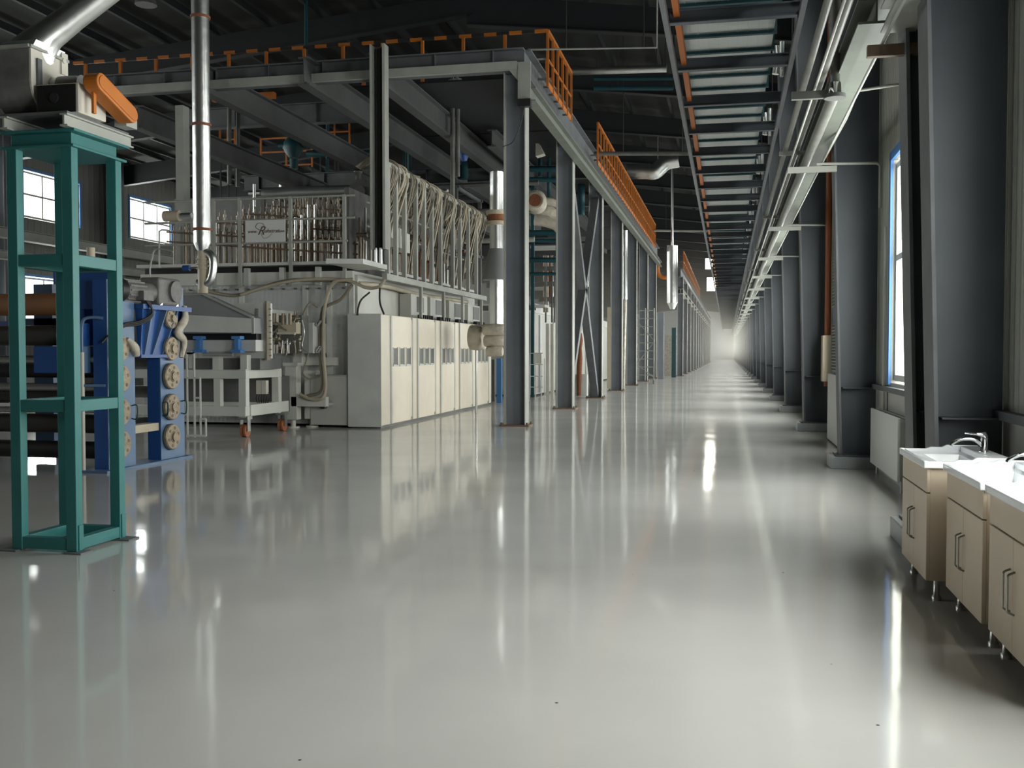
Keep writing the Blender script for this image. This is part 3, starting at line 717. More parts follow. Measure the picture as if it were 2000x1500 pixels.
a = P_(542, 651, 16.7); b = P_(577, 651, 16.7); MB().bar(a, b, .05, .04).build('manifold', 'cast_white', t)
for i, pts in enumerate(([(525, 625), (532, 650), (545, 640), (560, 645)], [(530, 665), (528, 640), (540, 630), (552, 640)], [(552, 665), (550, 690), (556, 695), (560, 690), (561, 665)], [(575, 665), (577, 690), (570, 697), (560, 697)], [(590, 625), (594, 650), (590, 675), (598, 690)], [(524, 600), (528, 625), (524, 655), (530, 680)])):
    MB().tube(curve_pts([P_(a_, b_, 16.68 - .02 * i) for a_, b_ in pts]), .013, 6).build('tube', 'gear' if i % 2 else 'steel', t)
t = thing('gas_box', 'grey wall box right of the valve cluster', 'box', (-7.7, 17.6, 1.6))
a = P_(594, 630, 17.5); b = P_(611, 690, 17.5); MB().box(a.x, 17.5, b.z, b.x, 18.2, a.z).build('casing', 'grey_panel', t)
for z in (a.z - .05, b.z + .02): MB().cyl((b.x + .05, 17.6, z), (b.x + .12, 17.6, z + .1), .04, n=8).build('bright_fitting', 'chrome', t)
# cart on casters
t = thing('machine_cart', 'white square-tube cart on brown twin casters under the inlet hood', 'cart', (-9, 16.2, 0))
cx0, cx1, cyn, cyf = -10.6, -7.98, 15.55, 16.95
each('post', 'white_metal', t, [(x - .065, y - .065, .34, x + .065, y + .065, 1.16) for x in (cx0 + .07, cx1 - .07) for y in (cyn + .07, cyf - .07)] + [(cx1 - .6, cyn + .004, .35, cx1 - .48, cyn + .12, 1.05)])
m = MB().box(cx0, cyn - .006, 1.0, cx1 + .006, cyn + .13, 1.146); m.box(cx0, cyf - .13, 1.0, cx1, cyf, 1.14); m.box(cx1 - .125, cyn + .131, 1.0, cx1 + .006, cyf - .131, 1.146); m.build('top_rail', 'white_metal', t, bevel=.006)
m = MB().box(cx0, cyn - .02, .36, cx1, cyn + .14, .53); m.box(cx0, cyf - .13, .36, cx1, cyf, .53); m.box(cx1 - .16, cyn + .142, .355, cx1 + .02, cyf + .25, .55); m.build('bottom_rail', 'white_metal', t, bevel=.006)
each('riser_bracket', 'white_metal', t, [(x, cyn + .1, 1.14, x + .12, cyn + .25, 1.4) for x in (-8.65, -8.13)])
for i, (x, y) in enumerate(((-8.05, 15.65), (-8.0, 17.0), (-10.4, 15.65), (-10.4, 16.9))):
    c = MB().box(x - .09, y - .09, .30, x + .09, y + .09, .36); c.box(x + .06, y - .05, .1, x + .075, y + .05, .32); c.box(x - .075, y - .05, .1, x - .06, y + .05, .32)
    cb = c.build('caster', 'steel', t)
    for dx in (-.045, .01):
        w_ = MB().cyl((x + dx, y, .11), (x + dx + .04, y, .11), .11, n=20); w_.cyl((x + dx - .003, y, .11), (x + dx + .043, y, .11), .045, n=12)
        w_.build('wheel', 'caster', cb)
for i in range(2):
    a = at(508 + i * 10, 754, Y=16.3); MB().box(a.x - .05, 16.25, a.z - .14, a.x + .04, 16.35, a.z + .1).build('socket', 'cast_white', t)
m = MB()
for i in range(6): m.tube(curve_pts([at(505 + i * 4, 765, Y=16.3), at(500 + i * 5, 778, Y=16.3), at(506 + i * 3, 795, Y=16.4), at(504 + i * 4, 803, Y=16.5)]), .008, 5)
m.build('flex_leads', 'black', t)
tag(MB().box(-10.6, 17.05, .32, -8.15, 17.9, 1.0).build('pump_box', 'dark_grey'), 'dark machine box standing behind the white cart', 'box')
# fixed stand behind cart
t = thing('furnace_stand', 'white pillar stand with round feet between cart and furnace', 'stand', (-8.1, 17.8, 0))
for px, y, z in ((573, 17.75, 1.25), (610, 18.05, 1.1)):
    q = at(px, 835, Y=y); x = q.x
    MB().box(x - .12, y - .1, .16, x + .12, y + .1, z - .02).build('pillar', 'white_metal', t, bevel=.01)
    MB().box(x - .15, y - .13, z - .06, x + .15, y + .13, z).build('cap', 'white_metal', t)
    m = MB().cyl((x, y, .0), (x, y, .03), .12, n=16); m.cyl((x, y, .03), (x, y, .16), .05, n=12); m.build('foot', 'cast_white', t)
q = at(573, 780, Y=17.75).x
each('cross_beam', 'white_metal', t, [(q, 17.65, .42, q + .7, 17.8, .6), (q - .9, 17.8, .42, q, 17.95, .58), (q - .1, 17.9, 1.2, q + .8, 18.05, 1.35)])
MB().box(q - .05, 17.85, 1.25, q + .13, 18.0, 1.95).build('upper_post', 'white_metal', t)
# small white step rack in front of cart
t = thing('step_rack', 'small white tube rack beside the blue machine', 'rack', (-8.9, 15.25, 0))
m = MB(); Y = 15.2
def T(px, a, b): 
    q0_ = at(px, a, Y=Y); q1_ = at(px, b, Y=Y); m.cyl((q0_.x, Y, max(0.02, q1_.z)), (q0_.x, Y, q0_.z), .018, n=8)
for px, a, b in ((365, 690, 858), (379, 690, 855), (391, 738, 853), (402, 818, 852)): T(px, a, b)
for py, xa, xb in ((690, 365, 379), (738, 365, 391), (777, 379, 391), (818, 391, 402), (855, 365, 402), (690, 365, 379)):
    a = at(xa, py, Y=Y); b = at(xb, py, Y=Y); m.bar((a.x, Y, max(.05, a.z)), (b.x, Y, max(.05, a.z)), .03, .03)
m.build('tube_frame', 'white_metal', t)
a = at(368, 696, Y=Y); b = at(378, 720, Y=Y); MB().box(a.x, Y, b.z, b.x, Y + .04, a.z).build('plate', 'white_metal', t)

# ------------------------------------------------------------------ flue pipe on the hood
t = thing('flue_pipe', 'tall polished silver flue pipe with rusty flange rings', 'flue', (-8.58, 15.3, 2.45))
FXp, FYp = -8.62, 15.3
MB().cyl((FXp, FYp, 3.28), (FXp, FYp, 9.6), .145, n=32).build('pipe_shell', 'silver', t)
r = MB()
for py in (35, 245, 449):
    z = at(380, py, Y=FYp).z; r.cyl((FXp, FYp, z - .02), (FXp, FYp, z + .02), .165, n=32)
r.build('flange_ring', 'rust', t)
MB().tube([(FXp, FYp, 3.42), (FXp, FYp, 3.28), (FXp, FYp, 3.14)], [.145, .14, .08], 24).build('reducer', 'silver', t)
MB().cyl((FXp, FYp, 2.44), (FXp, FYp, 3.16), .085, n=20).build('lower_pipe', 'beige', t)
MB().cyl((FXp - .02, FYp - .1, 2.5), (FXp - .02, FYp - .1, 2.85), .01, n=6).build('thin_rod', 'white_metal', t)
r = MB()
for z in (2.84, 2.92, 3.0): r.cyl((FXp, FYp, z), (FXp, FYp, z + .02), .11, n=20)
r.build('collar', 'beige', t)
el = curve_pts([at(385, 493, Y=FYp), at(400, 491, Y=FYp), at(414, 502, Y=FYp), at(416, 525, Y=FYp), at(410, 548, Y=FYp), at(396, 555, Y=FYp), at(386, 550, Y=FYp)], 5)
MB().tube(el, .068, 14).build('bypass_loop', 'silver', t)
a = at(374, 421, Y=FYp); MB().cyl(a + Vector((-.25, 0, 0)), a, .05, n=14).build('stub', 'silver', t)
MB().cyl(a + Vector((-.5, 0, 0)), a + Vector((-.22, 0, 0)), .09, n=18).build('stub_cap', 'beige', t)
a = at(358, 524, Y=FYp); MB().cyl(a, a + Vector((.12, 0, 0)), .05, n=12).build('valve_wheel', 'blue', t, label='small blue valve')
MB().cyl(a, a + Vector((.3, 0, 0)), .012, n=6).build('valve_spindle', 'steel', t)
tag(MB().box(-11.3, 19.0, 0, -11.12, 19.25, 6.6).build('beige_post', 'edge_grey'), 'tall slim beige post standing behind the silver flue', 'post')
# ------------------------------------------------------------------ vertical pipes in the plant behind
for i, (x0, x1, y0, y1, Y, m) in enumerate(((880, 888, 160, 440, 23.5, 'pipe_grey'), (890, 898, 158, 345, 23.6, 'pipe_grey'), (444, 452, 190, 360, 24.0, 'pipe_grey'), (461, 469, 190, 365, 24.2, 'pipe_grey'))):
    a = at((x0 + x1) / 2, y0, Y=Y); b = at((x0 + x1) / 2, y1, Y=Y); r = (x1 - x0) / 2 * Y / 1990 * 1.15
    t = thing('gas_pipe', 'tall brown-grey vertical pipe, %s' % ('left one of the pair rising behind the cable frame', 'right one of the pair rising behind the cable frame', 'left one of the pair right of the silver flue', 'right one of the pair right of the silver flue')[i], 'pipe', b, 'paired vertical gas pipes')
    MB().cyl(b, a, r, n=16).build('pipe_run', m, t)
    MB().cyl(a, a + Vector((0, 0, .04)), r * 1.9, n=16).build('top_flange', 'steel', t)
    MB().tube(curve_pts([a + Vector((0, 0, .04)), a + Vector((0, 0, .15)), a + Vector((.12, 0, .2)), a + Vector((.3, 0, .2))]), r * .7, 10).build('top_valve', 'chrome', t)
    if i == 0: MB().tube([b, b + Vector((0, 0, -.15)), b + Vector((0, 0, -.4)), b + Vector((0, 0, -.5))], [r, r * 1.6, r * 1.7, r], 16).build('drum', 'cable', t)
# stack left of nearest column
t = thing('exhaust_stack', 'polished silver exhaust stack with grey cone just left of the nearest platform column', 'duct', (-5.2, 22, 1.7))
sx, sy = at(970, 500, Y=22.5).x, 22.5
MB().cyl((sx, sy, 1.9), (sx, sy, 5.6), .16, n=24).build('stack_pipe', 'silver', t)
z = lambda py: at(970, py, Y=sy).z
MB().tube([(sx, sy, z(547)), (sx, sy, z(545)), (sx, sy, z(490)), (sx, sy, z(486))], [.34, .34, .19, .17], 24).build('cone', 'hood_grey', t)
m = MB(); m.cyl((sx, sy, z(440)), (sx, sy, z(433)), .25, n=24); m.cyl((sx, sy, z(420)), (sx, sy, z(412)), .25, n=24); m.build('flange', 'beige', t)
MB().cyl((sx, sy, z(433)), (sx, sy, z(420)), .2, n=24).build('expansion_joint', 'rust', t)
t = thing('lagged_pipe', 'lumpy cream lagged pipe elbow low beside the nearest platform column', 'pipe', (-5.4, 22.2, 1.3))
m = MB()
for px0, px1, py0, py1, Y in ((917, 945, 634, 685, 22.6), (944, 985, 632, 656, 22.2), (946, 985, 654, 678, 22.25), (950, 982, 676, 697, 22.2)):
    a = at(px0, (py0 + py1) / 2, Y=Y); b = at(px1, (py0 + py1) / 2, Y=Y); r = (py1 - py0) / 2 * Y / 1990
    m.tube([a, a + (b - a) * .08, a + (b - a) * .5, b + (a - b) * .08, b], [r * .8, r, r * 1.04, r, r * .8], 18)
m.build('lagging', 'lagging', t)
MB().cyl(at(930, 684, Y=22.6), (at(930, 684, Y=22.6).x, 22.6, 0), .03, n=8).build('support_leg', 'steel', t)
# ------------------------------------------------------------------ green blower stand
t = thing('blower_stand', 'tall teal-green steel frame stand bolted to the floor at the left', 'stand', (-4.83, 6.6, 0))
gx0, gx1, gy0, gy1 = -5.10, -4.565, 6.30, 6.90
for x in (gx0, gx1 - .085):
    for y in (gy0, gy1 - .075): MB().box(x, y, .012, x + .085, y + .075, 2.92).build('post', 'teal', t, bevel=.005)
for z in (.02, 1.02, 2.07):
    for y in (gy0, gy1 - .075): MB().box(gx0 + .08, y + .005, z, gx1 - .08, y + .07, z + .085).build('cross_rail', 'teal', t, bevel=.004)
    for x in (gx0, gx1 - .085): MB().box(x + .005, gy0 + .07, z, x + .08, gy1 - .07, z + .085).build('cross_rail', 'teal', t, bevel=.004)
m = MB().box(gx0 - .03, gy0 - .02, 2.91, gx1 + .03, gy1 + .03, 2.93); m.box(gx0 - .03, gy0 - .02, 3.02, gx1 + .04, gy1 + .05, 3.04)
m.box(gx0 + .02, gy0 + .03, 2.93, gx1 - .02, gy1 - .03, 3.02); m.build('top_frame', 'teal', t, bevel=.004)
for x in (gx0, gx1): each('foot_plate', 'beam_grey', t, [(x - .08, gy0 - .04, 0, x + .06, gy0 + .1, .012), (x - .08, gy1 - .1, 0, x + .09, gy1 + .04, .012)])
each('anchor_lug', 'teal', t, [(gx1, y, .02, gx1 + .008, y + .05, .2) for y in (gy0 + .02, gy1 - .06)])
# blower
t = thing('blower', 'grey centrifugal blower with silver duct standing on the green frame', 'blower', (-4.85, 6.6, 3.04))
for x in (gx1, gx0 + .05): MB().ibeam((x, 6.22, 3.085), (x, 7.02, 3.085), .06, .09, .012).build('skid_channel', 'edge_grey', t)
MB().box(-5.35, 6.24, 3.13, -4.55, 6.98, 3.15).build('base_plate', 'beam_grey', t)
m = MB(); m.box(-4.84, 6.30, 3.15, -4.50, 6.62, 3.36); m.build('bearing_pedestal', 'cast_white', t, bevel=.006)
m = MB().box(-4.83, 6.292, 3.155, -4.52, 6.30, 3.35); pd = m.build('shade_front', 'black', t)  # black sheet paints the shade onto the pedestal's front face
MB().cyl((-4.69, 6.285, 3.26), (-4.69, 6.294, 3.26), .035, n=18).build('bore', 'rubber', pd)
# volute casing: outline in the YZ plane, swept in X
def arc(cx, cz, r, a0, a1, n): return [(cx + r * math.cos(a0 + (a1 - a0) * i / n), cz + r * math.sin(a0 + (a1 - a0) * i / n)) for i in range(n + 1)]
oc = [(6.28, 3.62), (6.28, 3.4)] + arc(6.52, 3.40, .24, PI, 1.5 * PI, 8)[1:] + arc(6.52, 3.36, .2, 1.5 * PI, 2.2 * PI, 8)[1:] + [(6.64, 3.62)]
MB().prism([(-4.88, y, z) for y, z in oc], (-.30, 0, 0)).build('volute', 'cast_grey', t)
MB().prism([(-4.865, y, z) for y, z in oc], (-.015, 0, 0)).build('volute_side', 'cast_white', t)
m = MB().box(-4.862, 6.33, 3.22, -4.845, 6.375, 3.56); m.build('vertical_rib', 'beam_grey', t)
MB().cyl((-4.87, 6.52, 3.42), (-4.70, 6.52, 3.42), .05, n=16).build('shaft', 'steel', t)
m = MB().cyl((-4.80, 6.52, 3.40), (-4.62, 6.52, 3.40), .075, n=18); m.box(-4.8, 6.44, 3.3, -4.62, 6.6, 3.4); m.build('bearing', 'cast_grey', t)
m = MB().box(-4.875, 6.60, 3.52, -4.85, 6.67, 3.68); m.cyl((-4.875, 6.62, 3.62), (-4.84, 6.62, 3.62), .02, n=10); m.build('lifting_lug', 'cast_white', t)
m = MB().bar((-4.86, 6.26, 3.63), (-4.86, 6.68, 3.63), .03, .02); m.bar((-5.2, 6.26, 3.63), (-4.86, 6.26, 3.63), .03, .02); m.build('flange_rim', 'edge_grey', t)
# duct rises to the right
d0 = Vector((-5.0, 6.46, 3.64)); d1 = at(97, 68, Y=6.5); d2 = at(185, 0, Y=6.6); d3 = d1 + (d2 - d1) * 3.4
MB().prism([(-5.15, 6.30, 3.63), (-4.87, 6.30, 3.63), (-4.87, 6.62, 3.63), (-5.15, 6.62, 3.63)], (.02, .02, .06)).build('outlet_collar', 'foil', t)
MB().tube([d0 + Vector((0, .02, 0)), d0 + (d1 - d0) * .6 + Vector((0, 0, .01)), d1, d1 + (d2 - d1) * .5, d2, d3], [.165, .125, .11, .10, .10, .10], 28).build('silver_duct', 'silver', t)
# belt guard: stadium plate facing the aisle
def stadium(y0, z0, y1, z1, r, n=10):
    d = math.atan2(z1 - z0, y1 - y0)
    return arc(y1, z1, r, d - PI / 2, d + PI / 2, n) + arc(y0, z0, r, d + PI / 2, d + 1.5 * PI, n)
gp = stadium(6.35, 3.365, 6.72, 3.225, .064)
MB().prism([(-4.34, y, z) for y, z in gp], (-.12, 0, 0)).build('belt_guard', 'orange', t, bevel=.01, label='orange belt guard')
gq = stadium(6.35, 3.365, 6.72, 3.225, .045)
MB().prism([(-4.333, y, z) for y, z in gq], (-.012, 0, 0)).build('guard_cover', 'orange', t, bevel=.004)
MB().bar((-4.42, 6.36, 3.15), (-4.42, 6.36, 3.34), .03, .02, (1, 0, 0)).build('guard_strut', 'orange', t)
MB().bar((-4.47, 6.82, 3.15), (-4.47, 6.82, 3.22), .14, .10, (1, 0, 0)).build('motor_slide', 'edge_grey', t)

# ------------------------------------------------------------------ blue roller machine
t = thing('roller_machine', 'blue-framed roller machine with stacked rollers and spoked wheels', 'machine', (-7.6, 11.5, 0))
BX = -7.3
for (y0, y1, z1) in ((10.70, 11.26, 2.33), (11.84, 12.42, 2.33)):
    u = MB().box(BX - .17, y0, .03, BX - .01, y0 + .03, z1); u.box(BX - .17, y1 - .03, .03, BX - .01, y1, z1); u.box(BX - .19, y0, .03, BX - .17, y1, z1)
    up = u.build('frame_post', 'blue', t)
    MB().box(BX - .012, y0, .03, BX + .004, y1, z1).build('side_plate', 'blue_light', up)
    for z, r in ((.32, .175), (.72, .175), (1.13, .175), (1.50, .16), (1.9, .14)):
        yc = y0 + .2
        if y0 < 11 and z > 1.6: continue
        g = MB(); g.tube([(BX + .02, yc, z), (BX + .055, yc, z)], r, 32); g.tube([(BX + .055, yc, z), (BX + .07, yc, z)], [r, r * .93], 32)
        wb = g.build('wheel', 'gear', up)
        h = MB().cyl((BX + .0, yc, z), (BX + .10, yc, z), r * .34, n=18); h.tube([(BX + .07, yc, z), (BX + .08, yc, z)], [r * .45, r * .4], 18); h.build('hub', 'gear', wb)
        h = MB()
        for k in range(6):
            a = k * PI / 3 + .3; h.cyl((BX + .066, yc + math.cos(a) * r * .68, z + math.sin(a) * r * .68), (BX + .073, yc + math.cos(a) * r * .68, z + math.sin(a) * r * .68), r * .13, n=10)
        h.build('lightening_hole', 'primer_brown', wb)
    for yy in ((y0 + .04), (y1 - .08)): MB().tube(curve_pts([(BX, yy, .62), (BX + .07, yy + .01, .62), (BX + .075, yy + .01, .78), (BX, yy, .78)], 4), .009, 6).build('pull_handle', 'teal_dark', up)
MB().box(BX - .3, 10.55, 0, BX + .08, 12.5, .03).build('base_strip', 'blue_light', t)
MB().box(BX - .2, 11.26, .42, BX - .03, 11.84, .52).build('tie_bar', 'beige', t)
# upper cheek of the near frame
m = MB().box(BX - .52, 10.86, 1.98, BX - .02, 10.90, 2.46); m.box(BX - .52, 10.9, 1.6, BX - .45, 11.2, 2.46); m.build('upper_cheek', 'blue', t)
MB().cyl((-7.68, 10.95, 2.40), (-7.68, 10.95, 2.74), .05, n=16).build('stub_pipe', 'beige', t, label='short beige stub pipe')
# ribbed motor console
con = MB().prism([(BX + .01, 11.30, 2.02), (BX + .01, 12.42, 2.06), (BX + .01, 12.10, 1.42), (BX + .01, 11.36, 1.42)], (-.02, 0, 0))
con.box(BX - .3, 11.28, 2.0, BX + .12, 12.44, 2.06); con.prism([(BX + .0, 11.30, 2.0), (BX + .1, 11.30, 2.0), (BX + .02, 11.36, 1.42), (BX, 11.36, 1.42)], (0, .02, 0))
con.box(BX - .1, 11.32, 1.38, BX + .06, 12.12, 1.42)
cb = con.build('motor_console', 'blue', t)
r_ = MB()
for ya, yb in ((11.52, 11.44), (11.85, 11.62), (12.12, 11.85), (12.38, 12.06)):
    r_.prism([(BX + .01, ya, 2.0), (BX + .1, ya, 2.0), (BX + .03, yb, 1.42), (BX + .01, yb, 1.42)], (0, .015, 0))
r_.build('console_rib', 'blue_light', cb)
m = MB().cyl((BX - .02, 11.02, 2.22), (BX - .02, 11.62, 2.22), .13, n=24); m.cyl((BX - .02, 10.92, 2.22), (BX - .02, 11.02, 2.22), .14, n=24)
for k in range(14):
    a = k * 2 * PI / 14; m.bar((BX - .02 + .135 * math.cos(a), 11.04, 2.22 + .135 * math.sin(a)), (BX - .02 + .135 * math.cos(a), 11.4, 2.22 + .135 * math.sin(a)), .012, .02)
mo = m.build('drive_motor', 'cast_grey', t)
MB().cyl((BX - .02, 10.86, 2.22), (BX - .02, 11.0, 2.22), .145, n=24).build('fan_cowl', 'black', mo)
MB().box(BX + .06, 11.2, 2.1, BX + .18, 11.42, 2.22).build('terminal_box', 'cast_grey', mo)
m = MB().box(BX - .16, 11.62, 2.06, BX + .13, 12.15, 2.42); g_ = m.build('gearbox', 'cast_grey', t, bevel=.03)
MB().cyl((BX + .12, 11.98, 2.25), (BX + .17, 11.98, 2.25), .14, n=24).build('bearing_cover', 'cast_grey', g_)
m = MB()
for y in (11.7, 12.08): m.cyl((BX + .1, y, 2.06), (BX + .1, y, 2.12), .03, n=8)
m.build('bolt', 'chrome', g_)
m = MB()
for k in range(3):
    m.tube(curve_pts([(BX + .12, 11.32 + .04 * k, 2.12), (BX + .16, 11.42, 1.96 - .02 * k), (BX + .12, 11.2, 1.84 - .02 * k), (BX + .08, 10.95, 1.80 - .015 * k), (BX + .05, 10.75, 1.7), (BX - .02, 10.62, 1.56)], 6), .014, 7)
m.build('power_cable', 'black', t)
# stacked rollers spanning to the left
for i, (z, r, m_, y) in enumerate(((2.05, .14, 'roller_brown', 11.0), (1.66, .125, 'roller_dark', 10.9), (1.36, .05, 'steel', 10.8), (1.22, .09, 'black', 11.0), (1.02, .05, 'steel', 10.85), (.90, .10, 'roller_dark', 11.1), (.74, .035, 'steel', 10.8), (.55, .12, 'roller_dark', 11.1), (.22, .11, 'black', 11.1), (1.30, .08, 'steel', 12.0), (.92, .08, 'steel', 12.0), (.5, .08, 'steel', 12.0))):
    x1 = BX - .75 if i in (0, 1) else BX - .2
    ro = MB().cyl((-13.6, y, z), (x1, y, z), r, n=28).build('roller', m_, t, label='brown rubber roller') if i == 0 else MB().cyl((-13.6, y, z), (x1, y, z), r, n=28).build('roller', m_, t)
    MB().cyl((x1, y, z), (BX - .1, y, z), min(r * .5, .05), n=14).build('journal', 'steel', ro)
    if i in (0, 1): MB().tube([(x1, y, z), (x1 + .03, y, z)], [r, r * .7], 28).build('end_cap', 'cast_white', ro)
for x0, x1 in ((BX - .95, BX - .62),):
    m = MB().box(x0, 10.62, 1.20, x1, 10.95, 1.52); bq = m.build('junction_cabinet', 'blue', t)
    MB().box(x1 - .002, 10.62, 1.20, x1 + .35, 10.85, 1.52).build('cabinet_door', 'blue_light', bq)
    MB().box(x1 + .1, 10.63, 1.53, x1 + .34, 10.9, 1.80).build('cover', 'blue', bq)
m = MB().tube(curve_pts([(BX - .04, 10.68, 1.86), (BX - .14, 10.64, 1.87), (BX - .24, 10.6, 1.84), (BX - .27, 10.6, 1.7), (BX - .27, 10.6, 1.4)], 6), .02, 8); m.bar((BX - .27, 10.6, 1.05), (BX - .02, 10.68, 1.05), .03, .03)
m.build('grab_tube', 'blue_light', t)
m = MB().cyl((BX - .27, 10.6, .02), (BX - .27, 10.6, 1.45), .024, n=10); m.cyl((BX - .55, 10.7, .02), (BX - .55, 10.7, 1.1), .016, n=8); m.build('upright_tube', 'cast_white', t)
# left-hand frame parts seen past the green stand
m = MB().box(-9.0, 11.6, .05, -8.72, 11.68, 2.35); m.box(-9.4, 11.6, 1.55, -8.72, 11.68, 1.9)
for z in (1.25, .9): m.box(-9.4, 11.55, z, -8.72, 11.62, z + .12)
m.build('inner_frame', 'blue_light', t)
m = MB()
for z in (1.1, .78, .5): m.cyl((-9.05, 11.3, z), (-8.85, 11.3, z), .09, n=18)
m.build('bearing_block', 'cast_grey', t)
# white rags tied to the frame
m = MB(); pts = []
def rag(pts3, lab):
    m = MB(); n = len(pts3)
    for k in range(3):
        m.tube(curve_pts([Vector(p) + Vector((random.uniform(-.02, .02), random.uniform(-.03, .03), 0)) for p in pts3], 5), [.02 + .035 * math.sin(PI * j / (5 * (n - 1))) for j in range(5 * (n - 1) + 1)], 8)
    return tag(m.build('cloth_wrap', 'lagging'), lab, 'cloth', 'white cloths tied to the roller machine')
rag([(BX + .06, 12.36, 2.08), (BX + .08, 12.30, 1.9), (BX + .07, 12.15, 1.72), (BX + .08, 12.30, 1.6), (BX + .08, 12.22, 1.38)], 'crumpled white cloth hanging from the far blue post')
rag([(BX + .07, 11.0, 1.62), (BX + .08, 11.12, 1.5), (BX + .08, 11.18, 1.4)], 'small white cloth on the near blue post')
# rear blue machine parts far left
tag(MB().box(-13.5, 14.0, 1.62, -10.1, 14.3, 1.95).build('cross_girder', 'blue'), 'dark blue girder lying level behind the green stand', 'girder')
tag(MB().box(-10.2, 13.6, .0, -9.95, 13.9, 2.7).build('rear_post', 'blue'), 'dark blue rear post behind the upper left of the roller machine', 'post')
# thin conduits left of the flue
tag(MB().tube([(at(293, 523, Y=13).x, 13, 0), at(293, 523, Y=13)], .012, 6).tube(curve_pts([at(293, 523, Y=13), at(298, 500, Y=13), at(304, 487, Y=13), at(325, 488, Y=13), at(338, 492, Y=13)], 4), .012, 6).tube([at(311, 523, Y=13.2), at(311, 452, Y=13.2), at(316, 449, Y=13.2), at(332, 450, Y=13.2)], .012, 6).build('thin_conduits', 'edge_grey'), 'thin bent conduits rising above the drive motor left of the flue', 'conduit')

# ------------------------------------------------------------------ sinks
def sink(x, yn, label):
    t = thing('sink_cabinet', label, 'sink', (x + .25, yn + .42, 0), 'sink cabinets along the window wall')
    x0, x1, y0, y1 = x + .02, x + .46, yn + .02, yn + .83
    ct = MB().box(x0 + .02, y0 + .02, .12, x1, y1 - .02, .60)
    ct.box(x0 + .02, y0, .12, x1, y0 + .018, .778); ct.box(x0 + .02, y1 - .018, .12, x1, y1, .778); ct.box(x1 - .018, y0 + .018, .6, x1, y1 - .018, .778)
    ct.build('carcass', 'cupboard', t)
    MB().box(x0, y0, .635, x0 + .02, y1, .776).build('apron_panel', 'cupboard', t, bevel=.003)
    ym = (y0 + y1) / 2
    for k, (a, b) in enumerate(((y0, ym - .002), (ym + .002, y1))):
        d = MB().box(x0, a, .12, x0 + .02, b, .627).build('door', 'cupboard', t, bevel=.003)
        yy = ym - .035 if k == 0 else ym + .035
        MB().tube(curve_pts([(x0, yy, .30), (x0 - .028, yy, .315), (x0 - .03, yy, .34), (x0 - .03, yy, .45), (x0 - .028, yy, .475), (x0, yy, .49)], 4), .005, 8).build('handle', 'handle', d)
    for xx in (x0 + .07, x1 - .06):
        for y in (y0 + .05, y1 - .05): MB().tube([(xx, y, 0), (xx, y, .02), (xx, y, .025), (xx, y, .12)], [.026, .026, .018, .018], 12).build('leg', 'steel', t)
    # ceramic top: rim frame round a recessed basin; near and far rims step up towards the wall
    X0, X1, A, B = x, x + .48, yn, yn + .85
    def slab(a, b):
        prof = [(X0, .778), (X1, .778), (X1, .845), (X1 - .19, .845), (X1 - .22, .830), (X1 - .29, .830), (X1 - .32, .818), (X0, .818)]
        MB().prism([(x_, a, z) for x_, z in prof], (0, b - a, 0)).build('side_rim', 'ceramic', t, bevel=.005)
    slab(A, A + .03); slab(B - .03, B)
    MB().box(X0 + .001, A + .03, .778, X0 + .03, B - .03, .818).build('front_rim', 'ceramic', t, bevel=.005)
    MB().box(X1 - .11, A + .03, .778, X1 - .001, B - .03, .842).build('tap_ledge', 'ceramic', t, bevel=.005)
    b = MB(); bx0, bx1, by0, by1 = X0 + .03, X1 - .11, A + .03, B - .03
    top = [(bx0, by0, .805), (bx1, by0, .805), (bx1, by1, .805), (bx0, by1, .805)]
    mid = [(bx0 + .02, by0 + .02, .797), (bx1 - .01, by0 + .02, .797), (bx1 - .01, by1 - .02, .797), (bx0 + .02, by1 - .02, .797)]
    mi2 = [(bx0 + .10, by0 + .07, .790), (bx1 - .02, by0 + .07, .790), (bx1 - .02, by1 - .07, .790), (bx0 + .10, by1 - .07, .790)]
    lo_ = [(bx0 + .15, by0 + .12, .68), (bx1 - .04, by0 + .12, .68), (bx1 - .04, by1 - .12, .68), (bx0 + .15, by1 - .12, .68)]
    vs_ = top + mid + mi2 + lo_; fs_ = []
    for q in range(3): fs_ += [(q*4 + i, q*4 + (i+1) % 4, q*4 + 4 + (i+1) % 4, q*4 + 4 + i) for i in range(4)]
    fs_.append((12, 13, 14, 15)); b.add(vs_, fs_)
    ba = b.build('basin', 'ceramic', t)
    MB().cyl((bx1 - .1, ym, .68), (bx1 - .1, ym, .685), .022, n=14).build('drain', 'chrome', ba)
    fx = X1 - .06
    f = MB(); f.tube([(fx, ym, .842), (fx, ym, .85), (fx, ym, .852), (fx, ym, .93)], [.03, .03, .022, .02], 16)
    f.tube(curve_pts([(fx - .01, ym, .88), (fx - .06, ym, .915), (fx - .13, ym, .915), (fx - .18, ym, .89), (fx - .19, ym, .875)], 5), .011, 10)
    fo = f.build('faucet', 'chrome', t)
    MB().tube([(fx + .01, ym, .93), (fx, ym, .945), (fx - .05, ym, .95), (fx - .11, ym, .952)], [.014, .02, .008, .005], 10).build('lever', 'chrome', fo)
    return t
s0 = sink(1.12, 6.12, 'farthest beige sink cabinet with white basin, beside the window-wall column')
clone(s0, (.085, -.93, 0), 'middle beige sink cabinet of the three, with white basin and chrome tap')
clone(s0, (.095, -1.83, 0), 'nearest beige sink cabinet at the right edge of the view')
